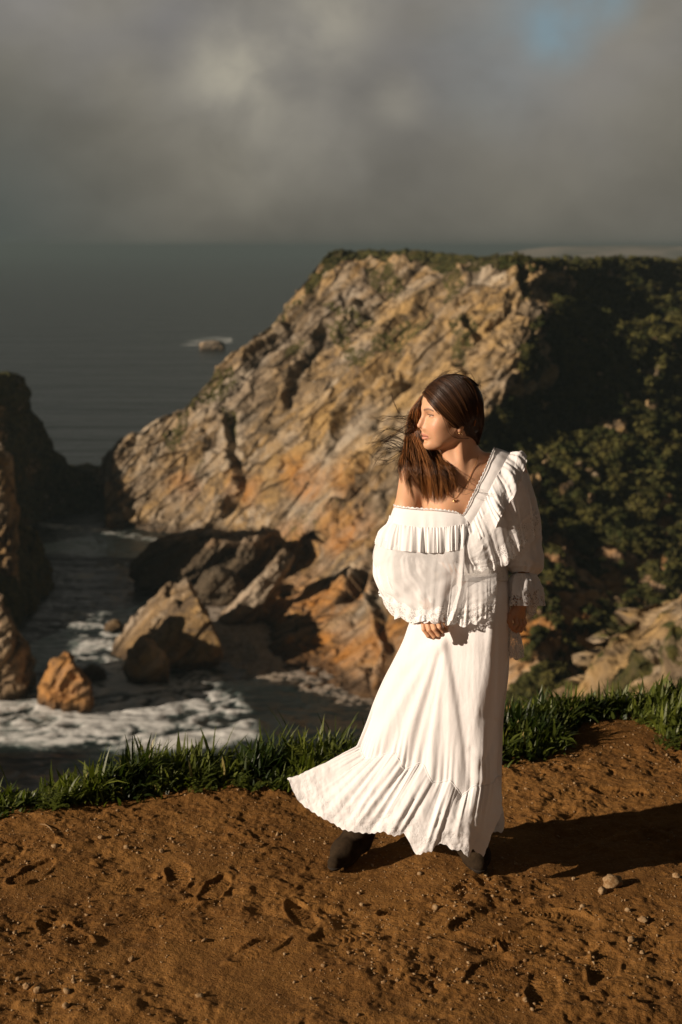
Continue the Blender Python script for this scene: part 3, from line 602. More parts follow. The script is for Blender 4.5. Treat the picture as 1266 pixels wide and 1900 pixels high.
def scatter(n, back, pre=0., seed=1):
    g = np.random.default_rng(seed); x = g.uniform(-1.75, 1.9, n); y = g.uniform(4.6, 7.0, n)
    fy = np.interp(x, front[:, 0], front[:, 1])+.035*fbm(np.stack([x, 0*x, 0*x], -1)*7, 3, 3)+pre; d = rimdist(x, y)
    thin = np.clip((y-fy)/.10, 0, 1)**.6; ok = (y > fy-.10*np.clip(fbm(np.stack([x, y, 0*x], -1)*3, 2, 8)+.15, 0, 1)) & (d < back) & (g.uniform(0, 1, n) < .12+.88*thin)
    return x[ok], y[ok], fy[ok], d[ok]
x, y, fy, d = scatter(95000, .22, seed=5); n_ = len(x); g_ = np.random.default_rng(6)
cl_ = fbm(np.stack([x, y, 0*x], -1)*5.5, 3, 14); hgt = np.clip(.122+.10*cl_, .05, .22)*np.clip(.45+(y-fy)/.22, .35, 1.1)*np.where(x > .45, .88, np.interp(x, [-1.3, -1., -.75, .1], [.85, 1.05, 1.35, 1.3]))
L = hgt*g_.uniform(.25, 1.15, n_)**.9; W = g_.uniform(.0042, .0105, n_)*np.where(g_.uniform(0, 1, n_) > .6, 1.25, .8)
z = ground_z(x, y)
tone = np.clip(.4+.9*fbm(np.stack([x, y, 0*x], -1)*4, 3, 41)+g_.normal(0, .2, n_), 0, .92); tone[g_.uniform(0, 1, n_) > .985] = 1
o = blades('grass', np.stack([x, y, z-.005], -1), L, W, np.abs(g_.normal(.82, .45, n_)), g_.normal(-.1, 1.6, n_), GRASS, tone, seed=7)
tag(o, 'dense green grass growing along the rim of the cliff', 'grass', kind='stuff')
# a few long seed stalks rising over the grass
sx_ = [(536,1392,.23,2.9),(545,1392,.2,2.6),(640,1385,.17,.6),(608,1385,.16,2.3),(22,1490,.2,2.5),(160,1470,.14,2.7),(240,1460,.13,2.8),(360,1440,.12,2.5),(1075,1330,.12,0),(1160,1330,.11,.3),(1240,1330,.12,.1),(1100,1330,.12,2.8),(620,1390,.15,2.4),(1000,1340,.12,.4),(680,1385,.14,1.9)]
Cs = np.array([gp(a, b) for a, b, _, _ in sx_]); 
o = blades('grass', Cs, np.array([q[2] for q in sx_]), np.full(len(sx_), .0032), np.full(len(sx_), .6), np.array([q[3] for q in sx_]), GRASS, np.full(len(sx_), .35), seg=8, seed=3); tag(o, 'long thin grass stalks rising above the grass at the rim', 'grass', kind='stuff')
# ---- leafy weeds
def weed(px, py, n, ln, wd, label, seed, lobed=True):
    g = np.random.default_rng(seed); base = gp(px, py); V = []; Fc = []; tn = []
    for i in range(n):
        a = g.uniform(0, 6.28); lean = g.uniform(.35, 1.15); L = ln*g.uniform(.6, 1.1); off = g.uniform(-.04, .04, 2)
        for k in range(9):
            t = k/8; p = np.array([base[0]+off[0]+math.cos(a)*L*t*math.sin(lean*(.5+.6*t)), base[1]+off[1]+math.sin(a)*L*t*math.sin(lean*(.5+.6*t)), L*t*math.cos(lean*(.5+.6*t))])
            if k == 0: prev = p; continue
            for s in (-1, 1):
                u = np.array([math.cos(a+s*1.0), math.sin(a+s*1.0), .15*g.uniform(-1, 1)]); l2 = wd*(1.1-t)*g.uniform(.7, 1.2)+.006; w2 = np.array([-u[1], u[0], .2])*l2*.3
                j = len(V); V += [p, p+u*l2*.5+w2, p+u*l2, p+u*l2*.5-w2]; Fc.append([j, j+1, j+2, j+3]); tn += [.3+.4*g.uniform()]*4
            j = len(V); ww = np.array([-math.sin(a), math.cos(a), 0])*.0012; V += [prev-ww, prev+ww, p+ww, p-ww]; Fc.append([j, j+1, j+2, j+3]); tn += [.4]*4
            prev = p
    o = mesh_obj('weed', np.array(V), np.array(Fc), GRASS, smooth=False, attrs={'tone': np.array(tn)})
    return tag(o, label, 'weed', 'leafy weeds among the grass')
weed(255, 1455, 26, .16, .03, 'tall feathery weed standing in the highest grass on the left', 1)
weed(285, 1462, 20, .13, .03, 'feathery weed leaning right beside the tallest weed', 2)
weed(95, 1500, 26, .10, .028, 'low spreading leafy weed at the left end of the grass', 3)
weed(455, 1462, 16, .075, .024, 'small leafy weed on the dirt edge left of the skirt', 4)
weed(375, 1466, 16, .075, .024, 'small yellowish weed at the foot of the grass', 5)
weed(1238, 1385, 14, .07, .022, 'small weed at the right picture edge on bare dirt', 6)
# a bare twig
def tubes(name, paths, rads, mat, parent=None, sides=5, attrs=None, smooth=True):
    """many tapering tubes as one mesh; paths: list of (k,3) arrays, rads: list of (k,) arrays"""
    V = []; Fc = []; off = 0; A = []
    for i, (p, r) in enumerate(zip(paths, rads)):
        p = np.asarray(p, float); k = len(p); t = np.gradient(p, axis=0); t /= np.linalg.norm(t, axis=1, keepdims=True)+1e-9
        up = np.array([.13, .21, .97]); n1 = np.cross(t, up); n1 /= np.linalg.norm(n1, axis=1, keepdims=True)+1e-9; n2 = np.cross(t, n1)
        a = np.arange(sides)/sides*2*np.pi
        V.append((p[:, None]+(n1[:, None]*np.cos(a)[None, :, None]+n2[:, None]*np.sin(a)[None, :, None])*np.asarray(r)[:, None, None]).reshape(-1, 3))
        Fc.append(grid_faces_closed(k, sides)+off); off += k*sides
        if attrs is not None: A.append(np.full(k*sides, attrs[i]))
    return mesh_obj(name, np.concatenate(V), np.concatenate(Fc), mat, parent, smooth, {'tone': np.concatenate(A)} if attrs is not None else None)
def grid_faces_closed(nr, nc): return grid_faces(nr, nc, True)
a0, a1 = gp(75, 1535), gp(120, 1562); tt = np.linspace(0, 1, 9)[:, None]; pth = a0+(a1-a0)*tt+np.array([0, .02, 0])*np.sin(tt*6)+np.array([0, 0, .012])
o = tubes('twig', [pth], [np.linspace(.003, .0015, 9)], STONE); tag(o, 'thin bare twig on the dirt below the grass at the left', 'twig')
# ================================================================= THE PERSON (figure built about the plane Y = Y0)
Y0 = 4.48
def Q(px, py, dy=0.): return pt(px, py, Y0)*0+pt(px, py, Y0+np.asarray(dy, float))
person = bpy.data.objects.new('person', None); col.objects.link(person); person.location = (0, 0, 0)
tag(person, 'young woman with long brown hair in a white off-shoulder lace dress, looking out to sea', 'person')
class Field:
    """signed distance field on a rectilinear grid, grown from blended primitives; one continuous surface"""
    def __init__(s, ax, ay, az): s.ax = [np.asarray(a, np.float32) for a in (ax, ay, az)]; s.f = np.full([len(a) for a in s.ax], 1., np.float32)
    def _sub(s, lo, hi):
        sl = tuple(slice(max(0, int(np.searchsorted(a, l))-1), int(np.searchsorted(a, h))+1) for a, l, h in zip(s.ax, lo, hi))
        g = np.meshgrid(*[a[q] for a, q in zip(s.ax, sl)], indexing='ij', sparse=True); return sl, g
    def comb(s, sl, d, k, op=1):
        f = s.f[sl]
        if f.size == 0: return
        if op > 0:
            h = np.maximum(k-np.abs(f-d), 0)/k; s.f[sl] = np.minimum(f, d)-h*h*k*.25
        else:
            d = -d; h = np.maximum(k-np.abs(f-d), 0)/k; s.f[sl] = np.maximum(f, d)+h*h*k*.25
    def cone(s, a, b, ra, rb, k=.012, op=1):
        a = np.array(a, float); b = np.array(b, float); r = max(ra, rb)+k+.012; sl, g = s._sub(np.minimum(a, b)-r, np.maximum(a, b)+r)
        ab = b-a; L2 = float(ab@ab)+1e-12; pa = [g[i]-np.float32(a[i]) for i in range(3)]
        t = np.clip((pa[0]*ab[0]+pa[1]*ab[1]+pa[2]*ab[2])/L2, 0, 1)
        d = np.sqrt((pa[0]-ab[0]*t)**2+(pa[1]-ab[1]*t)**2+(pa[2]-ab[2]*t)**2)-(ra+(rb-ra)*t); s.comb(sl, d.astype(np.float32), k, op)
    def chain(s, pts, rs, k=.01):
        for a, b, r1, r2 in zip(pts[:-1], pts[1:], rs[:-1], rs[1:]): s.cone(a, b, r1, r2, k)
    def ell(s, c, r, k=.012, op=1, rot=None):
        c = np.array(c, float); r = np.array(r, float); m = r.max()+k+.012; sl, g = s._sub(c-m, c+m)
        p = [g[i]-np.float32(c[i]) for i in range(3)]
        if rot is not None: p = [p[0]*rot[i][0]+p[1]*rot[i][1]+p[2]*rot[i][2] for i in range(3)]
        k0 = np.sqrt((p[0]/r[0])**2+(p[1]/r[1])**2+(p[2]/r[2])**2); k1 = np.sqrt((p[0]/r[0]**2)**2+(p[1]/r[1]**2)**2+(p[2]/r[2]**2)**2)+1e-9
        s.comb(sl, (k0*(k0-1)/k1).astype(np.float32), k, op)
    def mesh(s):
        f = s.f; ins = f < 0; nx, ny, nz = f.shape
        c = np.zeros((nx-1, ny-1, nz-1), np.int8)
        for a in (0, 1):
            for b in (0, 1):
                for e in (0, 1): c += ins[a:nx-1+a, b:ny-1+b, e:nz-1+e]
        act = np.argwhere((c > 0) & (c < 8)); idx = np.full(c.shape, -1, np.int32); idx[tuple(act.T)] = np.arange(len(act))
        acc = np.zeros((len(act), 3)); cnt = np.zeros(len(act)); crd = s.ax
        C = [(a, b, e) for a in (0, 1) for b in (0, 1) for e in (0, 1)]
        for p in C:
            for ax in range(3):
                if p[ax]: continue
                q = list(p); q[ax] = 1; ip = act+np.array(p); iq = act+np.array(q); fp = f[tuple(ip.T)]; fq = f[tuple(iq.T)]; m = (fp < 0) != (fq < 0)
                t = np.where(m, fp/(fp-fq+1e-20), 0)
                P = np.stack([crd[k][ip[:, k]] for k in range(3)], -1).astype(float); Qq = np.stack([crd[k][iq[:, k]] for k in range(3)], -1)
                acc += np.where(m[:, None], P+(Qq-P)*t[:, None], 0); cnt += m
        V = acc/cnt[:, None]; Fs = []
        for ax in range(3):
            sl0 = [slice(1, -1)]*3; sl1 = [slice(1, -1)]*3; sl0[ax] = slice(0, -1); sl1[ax] = slice(1, None)
            a = ins[tuple(sl0)]; b = ins[tuple(sl1)]; e = np.argwhere(a != b); 
            if len(e) == 0: continue
            fl = a[tuple(e.T)]; o = np.array([1, 1, 1]); o[ax] = 0; e = e+o; u, v = [(1, 2), (2, 0), (0, 1)][ax]
            def cc(du, dv): k = e.copy(); k[:, u] -= du; k[:, v] -= dv; return idx[tuple(k.T)]
            q = np.stack([cc(1, 1), cc(0, 1), cc(0, 0), cc(1, 0)], -1); q[~fl] = q[~fl][:, ::-1]; Fs.append(q)
        Fc = np.concatenate(Fs); return V, Fc[(Fc >= 0).all(1)]
# ---- head frame: x towards the face, y towards her left (the camera), z up
YAW = R(19); HS = 1.0; HO = Q(835, 768, -.015)
fx = np.array([-math.cos(YAW), -math.sin(YAW), 0]); tl = R(-2); fz = np.array([0, 0, 1.]); fx = fx*math.cos(tl)+fz*math.sin(tl); ly = np.cross([0, 0, 1.], fx); ly /= np.linalg.norm(ly); fz = np.cross(fx, ly)
HR = np.array([fx, ly, fz])
def H(x, y, z): return HO+(fx*x+ly*y+fz*z)
def Hl(P): return (P-HO)@HR.T
zA = HO[2]
az = np.unique(np.round(np.concatenate([np.arange(.05, .45, .008), np.arange(.45, .70, .006), np.arange(.70, .92, .0016), np.arange(.92, 1.25, .004), np.arange(1.25, 1.45, .003), np.arange(1.45, 1.75, .0016)]), 5))
bx0, bx1 = Q(600, 1500)[0], Q(1010, 1000)[0]
hx0, hx1 = H(.13, 0, 0)[0], H(-.12, 0, 0)[0]
axx = np.unique(np.round(np.concatenate([np.arange(bx0-.03, .2, .004), np.arange(.2, hx1+.02, .0017), np.arange(hx1+.02, .5, .004), np.arange(.5, .62, .002), np.arange(.62, bx1+.06, .004)]), 5))
ayy = Y0+np.unique(np.round(np.concatenate([np.arange(-.25, -.13, .0018), np.arange(-.13, .07, .0024), np.arange(.07, .16, .004)]), 5))
B = Field(axx, ayy, az)
neckb = Q(864, 868, .005); chest = Q(860, 935, -.015)
# torso
B.ell(Q(860, 930, 0), (.135, .088, .13), .05); B.ell(Q(862, 1000, 0), (.118, .085, .12), .05); B.ell(Q(872, 1090, .0), (.100, .080, .11), .05)
B.ell(Q(830, 962, -.06), (.052, .05, .055), .03); B.ell(Q(896, 962, -.06), (.052, .05, .055), .03)
B.cone(Q(792, 884, .0), Q(940, 872, .01), .036, .038, .05)                                   # shoulder girdle
B.cone(neckb, Q(805, 876, .012), .034, .030, .04); B.cone(neckb, Q(925, 858, .015), .034, .030, .04)     # trapezius
B.cone(Q(848, 889, -.058), Q(795, 878, -.045), .0085, .0085, .018); B.cone(Q(868, 888, -.055), Q(925, 866, -.035), .0085, .0085, .018)   # collarbones
# neck with its long side muscle
B.cone(H(-.022, 0, -.055), neckb, .050, .058, .035)
B.cone(H(-.012, .048, -.052), Q(857, 884, -.052), .013, .010, .018)
B.cone(H(.02, 0, -.09), Q(853, 880, -.045), .02, .017, .02)
# arms
B.chain([Q(772, 885, .005), Q(757, 950, .01), Q(750, 1036, .01)], [.052, .044, .036], .02); B.chain([Q(750, 1036, .01), Q(765, 1085, -.07), Q(795, 1130, -.150)], [.036, .034, .023], .02)
B.chain([Q(948, 878, .012), Q(966, 950, .02), Q(984, 1024, .03)], [.052, .042, .036], .02); B.chain([Q(984, 1024, .03), Q(975, 1075, -.01), Q(964, 1120, -.05)], [.036, .032, .023], .02)
# legs
B.chain([Q(838, 1110, 0), Q(780, 1300, -.03), Q(684, 1520, .0)], [.072, .056, .040], .03); B.chain([Q(890, 1110, 0), Q(884, 1320, -.03), Q(878, 1530, .03)], [.072, .054, .036], .03)
# head
for c, r, k in [((-.014, 0, .024), (.092, .074, .088), .02), ((.030, 0, -.030), (.056, .060, .072), .025), ((.040, 0, .034), (.046, .055, .048), .02), ((.054, 0, -.062), (.030, .034, .034), .02)]:
    B.ell(H(*c), r, k, rot=HR)
for s in (-1, 1):
    B.cone(H(.0, s*.050, -.050), H(.058, s*.016, -.092), .016, .012, .022)
    B.ell(H(.058, s*.040, -.026), (.020, .020, .017), .022, rot=HR)
    B.cone(H(.083, s*.010, .020), H(.066, s*.043, .020), .0085, .008, .012)
    B.ell(H(.093, s*.031, .005), (.015, .016, .0105), .010, -1, rot=HR)
    B.ell(H(.0660, s*.031, .004), (.0135, .0135, .0120), .003, rot=HR)
    B.cone(H(.0797, s*.020, .0085), H(.0757, s*.042, .0075), .0026, .0024, .003)            # upper lid
    B.cone(H(.0792, s*.021, -.0005), H(.0750, s*.041, .0), .0020, .0018, .004)           # lower lid
    B.ell(H(.0880, s*.0115, -.0375), (.0095, .0065, .0070), .007, rot=HR)                      # nostril wing
    B.ell(H(.0945, s*.0060, -.0445), (.004, .003, .003), .002, -1, rot=HR)
    er = HR
    B.ell(H(-.008, s*.070, -.016), (.014, .006, .028), .006, rot=HR); B.ell(H(-.004, s*.076, -.014), (.006, .004, .013), .004, -1, rot=HR); B.ell(H(-.003, s*.0695, -.044), (.0065, .0045, .0085), .005, rot=HR)
B.cone(H(.086, 0, .008), H(.0955, 0, -.016), .0068, .0068, .012); B.cone(H(.0955, 0, -.016), H(.1020, 0, -.0285), .0070, .0092, .008)
for s in (-1, 1):
    B.ell(H(.070, s*.013, -.036), (.020, .018, .026), .016, rot=HR); B.ell(H(.040, s*.046, -.045), (.036, .018, .034), .02, rot=HR); B.ell(H(.036, s*.048, .010), (.030, .019, .034), .02, rot=HR); B.ell(H(.058, s*.030, -.030), (.020, .02, .02), .02, rot=HR)
B.ell(H(.074, 0, -.0925), (.016, .019, .0145), .016, rot=HR)                                 # chin
B.cone(H(.0865, 0, -.0445), H(.0865, 0, -.055), .0075, .0070, .010)
B.cone(H(.0905, .004, -.0570), H(.0790, .0215, -.0640), .0052, .0030, .005); B.cone(H(.0905, -.004, -.0570), H(.0790, -.0215, -.0640), .0052, .0030, .005)
B.cone(H(.0880, .005, -.0705), H(.0780, .0195, -.0655), .0062, .0032, .005); B.cone(H(.0880, -.005, -.0705), H(.0780, -.0195, -.0655), .0062, .0032, .005)
B.cone(H(.0955, .0, -.0640), H(.0830, .021, -.0645), .0013, .0009, .0015, -1); B.cone(H(.0955, 0, -.0640), H(.0830, -.021, -.0645), .0013, .0009, .0015, -1)
B.ell(H(.0875, 0, -.0805), (.0065, .014, .0045), .006, -1, rot=HR)
# right hand (image left), closing on a pinch of skirt
def hand(wr, kn, fingers, thumb, pr=.0135):
    for q in kn: B.cone(wr, q, .0165, .0115, .010)
    for f, r in fingers: B.chain(f, r, .0025)
    B.chain(*thumb, .004)
rk = [Q(785, 1152, -.168), Q(793, 1153, -.174), Q(802, 1153, -.176), Q(811, 1151, -.174)]
fr = lambda a: [a, a*.93, a*.84, a*.72]
hand(Q(796, 1132, -.155), rk, [
 ([rk[0], Q(787, 1168, -.183), Q(795, 1180, -.184), Q(805, 1184, -.172)], fr(.0078)),
 ([rk[1], Q(797, 1169, -.192), Q(806, 1181, -.192), Q(815, 1183, -.178)], fr(.0086)),
 ([rk[2], Q(807, 1167, -.198), Q(815, 1178, -.196), Q(822, 1178, -.182)], fr(.0088)),
 ([rk[3], Q(816, 1164, -.196), Q(822, 1172, -.192), Q(826, 1170, -.178)], fr(.0084))],
 ([Q(806, 1137, -.160), Q(820, 1146, -.182), Q(828, 1158, -.186), Q(828, 1170, -.182)], [.0125, .0108, .0092, .0075]))
lk_ = [Q(970, 1141, -.035), Q(966, 1143, -.050), Q(961, 1143, -.064), Q(956, 1141, -.076)]
hand(Q(964, 1122, -.052), lk_, [
 ([lk_[0], Q(974, 1156, -.036), Q(969, 1167, -.046), Q(962, 1166, -.056)], fr(.0076)),
 ([lk_[1], Q(971, 1159, -.054), Q(966, 1170, -.064), Q(958, 1169, -.070)], fr(.0084)),
 ([lk_[2], Q(965, 1160, -.072), Q(959, 1170, -.080), Q(952, 1168, -.082)], fr(.0086)),
 ([lk_[3], Q(958, 1158, -.088), Q(953, 1166, -.094), Q(947, 1162, -.090)], fr(.0082))],
 ([Q(955, 1130, -.065), Q(948, 1142, -.084), Q(946, 1153, -.092), Q(949, 1162, -.094)], [.0115, .010, .0088, .0072]))
V, Fc = B.mesh(); del B
L = Hl(V); g = lambda c, r: np.exp(-(((L-np.array(c))/np.array(r))**2).sum(-1))
skin = np.tile(np.array([.585, .325, .185]), (len(V), 1))
def mixc(m, c):
    global skin
    m = np.clip(m, 0, 1)[:, None]; skin = skin*(1-m)+np.array(c)*m
mixc(.5*(g((.075, .045, -.03), (.03, .02, .02))+g((.10, 0, -.03), (.012, .014, .012))), (.60, .265, .165))
for s in (-1, 1):
    lip = (np.abs(L[:, 2]+.0640) < .0115-.0085*np.clip(np.abs(L[:, 1])/.024, 0, 1)**1.5) & (L[:, 0] > .074) & (np.abs(L[:, 1]) < .024)
mixc(lip*.8, (.47, .17, .12)); mixc(1.2*(np.abs(L[:, 2]+.0640) < .0011)*(L[:, 0] > .076)*(np.abs(L[:, 1]) < .022), (.16, .05, .035))
for s in (-1, 1):
    yy = L[:, 1]*s; bz = .0205+.004*np.sin(np.clip((yy-.012)/.038, 0, 1)*3.0)-.002*np.clip((yy-.03)/.02, 0, 1)
    mixc(1.*np.exp(-((L[:, 2]-bz)/(.0042-.0018*np.clip((yy-.02)/.03, 0, 1)))**2)*((yy > .010) & (yy < .050) & (L[:, 0] > .05)), (.10, .055, .03))
    mixc(.6*np.exp(-((L[:, 2]-.0100)/.0028)**2)*((yy > .016) & (yy < .046) & (L[:, 0] > .066)), (.20, .10, .06))
    mixc(1.*np.exp(-((L[:, 2]-.0062)/.0022)**2)*((yy > .016) & (yy < .047) & (L[:, 0] > .060)), (.03, .018, .012))
    mixc(.9*(np.abs(L[:, 2]-.0032) < .0020)*((yy > .022) & (yy < .042) & (L[:, 0] > .066)), (.42, .33, .28))
    mixc(1.*(np.hypot(L[:, 2]-.0038, yy-.028) < .0050)*((L[:, 0] > .066)), (.10, .07, .04))
    mixc(.5*np.exp(-((L[:, 2]+.0008)/.0015)**2)*((yy > .018) & (yy < .044) & (L[:, 0] > .062)), (.30, .16, .11))
knk = np.zeros(len(V))
for q in rk: knk += np.exp(-(np.linalg.norm(V-q, axis=1)/.010)**2)
mixc(.35*knk, (.66, .32, .22))
sk = M('skin', .48, .35); vc = sk.new('ShaderNodeAttribute', attribute_name='skin'); sf = sk.noise(sk.pos, 60, 4, .6); sk.lk(sk.mix(sk.rng(sf, .3, .7, 0, .18), vc.outputs['Color'], (.55, .30, .20)), sk.b.inputs['Base Color'])
sk.b.inputs['Subsurface Weight'].default_value = .22; sk.b.inputs['Subsurface Radius'].default_value = (.012, .004, .002); sk.b.inputs['Subsurface Scale'].default_value = 1.
sk.bump(sk.noise(sk.pos, 420, 3, .6), .0006, .5)
body = mesh_obj('body', V, Fc, sk.mat, person, attrs={'skin': skin})
# ---- boots
def boot(name, P, rs, toe, k=.02):
    pass
def make_boot(ank, heel, ball, toe, shaft, lab):
    lo = np.minimum.reduce([ank, heel, ball, toe, shaft])-.07; hi = np.maximum.reduce([ank, heel, ball, toe, shaft])+.07
    Bf = Field(*[np.arange(a, b, .003) for a, b in zip(lo, hi)])
    Bf.cone(shaft, ank, .047, .043, .02); Bf.cone(ank, heel, .043, .034, .03); Bf.cone(heel, ball, .034, .041, .03); Bf.cone(ank, ball, .040, .036, .04); Bf.cone(ball, toe, .040, .024, .02)
    z = Bf.ax[2][None, None]; Bf.f = np.maximum(Bf.f, (.020-z)+0*Bf.f)
    V, Fc = Bf.mesh(); bo = mesh_obj('boot', V, Fc, SUEDE, person)
    Sf = Field(*[np.arange(a, b, .003) for a, b in zip(lo, hi)])
    Sf.cone(heel, ball, .038, .045, .02); Sf.cone(ball, toe, .044, .028, .02); x, y, z = np.meshgrid(*Sf.ax, indexing='ij', sparse=True)
    Sf.f = np.maximum(Sf.f, np.abs(z-.0135)-.0095)
    V, Fc = Sf.mesh(); mesh_obj('sole', V, Fc, SOLE, bo)
    Sf = Field(*[np.arange(a, b, .003) for a, b in zip(lo, hi)]); Sf.cone(heel-np.array([0, 0, .02]), heel, .031, .034, .01); x, y, z = np.meshgrid(*Sf.ax, indexing='ij', sparse=True); Sf.f = np.maximum(Sf.f, z-.030)
    return bo
n = M('brown_suede', .95, .1); a = n.noise(n.pos, 30, 5, .7); b_ = n.noise(n.pos, 400, 2, .6); n.lk(n.mix(n.rng(a, .3, .7), (.018, .012, .007), (.036, .024, .013)), n.b.inputs['Base Color']); n.bump(n.math('ADD', a, n.math('MULTIPLY', b_, .2)), .003); SUEDE = n.mat
n = M('boot_sole', .8, .2); n.b.inputs['Base Color'].default_value = (.022, .016, .011, 1); SOLE = n.mat
def gz1(p, z): p = np.array(p, float); p[2] = z+float(gz(p[0], p[1])[0])*.5; return p
h1 = gp(668, 1586); b1 = gp(640, 1604); t1_ = gp(621, 1618)
make_boot(gz1(gp(672, 1580), .10), gz1(h1, .050), gz1(b1, .046), gz1(t1_, .034), Q(672, 1530, .0), '')
h2 = gp(868, 1596); b2_ = gp(884, 1612); t2_ = gp(890, 1622)
make_boot(gz1(gp(868, 1594), .10), gz1(h2, .050), gz1(b2_, .046), gz1(t2_, .034), Q(876, 1530, .04), '')
# ================================================================= THE DRESS
def cloth_mat(name, base=(.885, .875, .87), opac=1., lace=False, trans=.2, holes=False):
    n = M(name, .88, .12); P = n.pos; b = n.b; b.inputs['Base Color'].default_value = (*base, 1); b.inputs['Sheen Weight'].default_value = .2
    wv = n.noise(P, 900, 2, .7); cr = n.noise(P, 22, 4, .6, .6); cr2 = n.noise(P, 75, 3, .6, .8)
    hgt = n.math('ADD', n.math('MULTIPLY', wv, .0003), n.math('ADD', n.math('MULTIPLY', cr, .0013), n.math('MULTIPLY', cr2, .0005)))
    op = None
    if lace:
        la = n.attr('lace')
        nz = n.new('ShaderNodeTexNoise', i_Scale=38., i_Detail=2.); n.lk(P, nz.inputs['Vector'])
        wp = n.new('ShaderNodeVectorMath', operation='MULTIPLY_ADD'); n.lk(nz.outputs['Color'], wp.inputs[0]); wp.inputs[1].default_value = (.02,)*3; n.lk(P, wp.inputs[2])
        v1 = n.new('ShaderNodeTexVoronoi', feature='DISTANCE_TO_EDGE', i_Scale=105.); n.lk(wp.outputs[0], v1.inputs['Vector'])
        v2 = n.new('ShaderNodeTexVoronoi', feature='F1', i_Scale=42.); n.lk(wp.outputs[0], v2.inputs['Vector'])
        thread = n.rng(v1.outputs['Distance'], .16, .06); petal = n.rng(v2.outputs['Distance'], .52, .34)
        pat = n.math('MAXIMUM', thread, petal); pat = n.math('MULTIPLY', pat, n.rng(la, .25, .6))
        hgt = n.math('ADD', hgt, n.math('MULTIPLY', pat, .0009))
        op = n.math('ADD', n.math('MULTIPLY', pat, .75), opac, clamp=True)
        if opac >= 1: op = None
        if holes: op = n.math('MAXIMUM', n.rng(la, .75, .4), n.math('MAXIMUM', thread, petal))
    elif opac < 1: op = n.math('ADD', n.math('MULTIPLY', n.rng(wv, .3, .7), .1), opac, clamp=True)
    n.bump(hgt, 1., .8)
    tr = n.new('ShaderNodeBsdfTranslucent'); tr.inputs[0].default_value = (base[0], base[1]*.98, base[2]*.95, 1); mx = n.new('ShaderNodeMixShader'); mx.inputs[0].default_value = trans
    n.lk(b.outputs[0], mx.inputs[1]); n.lk(tr.outputs[0], mx.inputs[2]); last = mx
    if op is not None:
        tp = n.new('ShaderNodeBsdfTransparent'); m2 = n.new('ShaderNodeMixShader'); n.lk(op, m2.inputs[0]); n.lk(tp.outputs[0], m2.inputs[1]); n.lk(mx.outputs[0], m2.inputs[2]); last = m2
    n.lk(last.outputs[0], n.n['Material Output'].inputs[0]); return n.mat
COTTON = cloth_mat('white_cotton'); HEMC = cloth_mat('embroidered_cotton', lace=True, trans=.2); EYELET = cloth_mat('eyelet_cotton', lace=True, trans=.2, holes=True)
SHEER = cloth_mat('sheer_organza', (.89, .885, .88), .60, True, .18); LACE = cloth_mat('white_lace', (.89, .885, .88), .45, True, .12)
def cr(P, t):
    """Catmull-Rom through the rows of P at parameters t in 0..1 (axis 0)"""
    P = np.asarray(P, float); n = len(P); x = np.clip(t, 0, 1)*(n-1); i = np.minimum(x.astype(int), n-2); f = (x-i).reshape((-1,)+(1,)*(P.ndim-1))
    p0, p1, p2, p3 = P[np.maximum(i-1, 0)], P[i], P[i+1], P[np.minimum(i+2, n-1)]
    return .5*((2*p1)+(-p0+p2)*f+(2*p0-5*p1+4*p2-p3)*f*f+(-p0+3*p1-3*p2+p3)*f**3)
def patch(rows, nu, nv):
    """rows: list (top to bottom) of lists of (px, py, dy); each row may have its own number of points"""
    u = np.linspace(0, 1, nu); v = np.linspace(0, 1, nv)
    G_ = np.stack([cr(r, u) for r in rows]); return cr(G_, v)        # nv, nu, 3 in (px,py,dy)
def to3(Gp): return pt(Gp[..., 0], Gp[..., 1], Y0+Gp[..., 2])
def gather(u, f, seed, sharp=1.3):
    """irregular pleats along u, about f of them"""
    w_ = u*f+.9*fbm(np.stack([u*f*.35, 0*u+seed, 0*u], -1), 2, seed); a = .6+.8*(perlin(np.stack([u*f*.6+5, 0*u+seed*1.3, 0*u], -1), seed+3)+.3)
    s = np.sin(2*np.pi*w_); return np.sign(s)*np.abs(s)**(1/sharp)*a
def push(P, h, flip=1):
    n = grid_normals(P)*flip; fr = np.where(n[..., 1:2]*1. > 0, -1, 1) if flip == 0 else 1
    return P+n*h[..., None]
def towards(P, h):
    n = grid_normals(P); n = np.where((n[..., 1] > 0)[..., None], -n, n); return P+n*h[..., None]
def scallop(G_, u, n, amp, v, seed=0):
    """drops the last rows of a patch into scallops"""
    s = np.abs(np.sin(np.pi*(u*n+.3*perlin(np.stack([u*n*.4, 0*u, 0*u+seed], -1), seed))))**.7
    G_ = G_.copy(); G_[..., 1] += (amp*(s[None]-.6)*sstep(v, .86, 1)[:, None]); return G_
def solid(o, t=.0012):
    m = o.modifiers.new('thickness', 'SOLIDIFY'); m.thickness = t; m.offset = 0; return o
def sheet3(name, P, mat, parent, attrs=None, closed=False, th=0.):
    o = mesh_obj(name, P.reshape(-1, 3), grid_faces(P.shape[0], P.shape[1], closed), mat, parent, attrs=attrs)
    if th: solid(o, th)
    return o
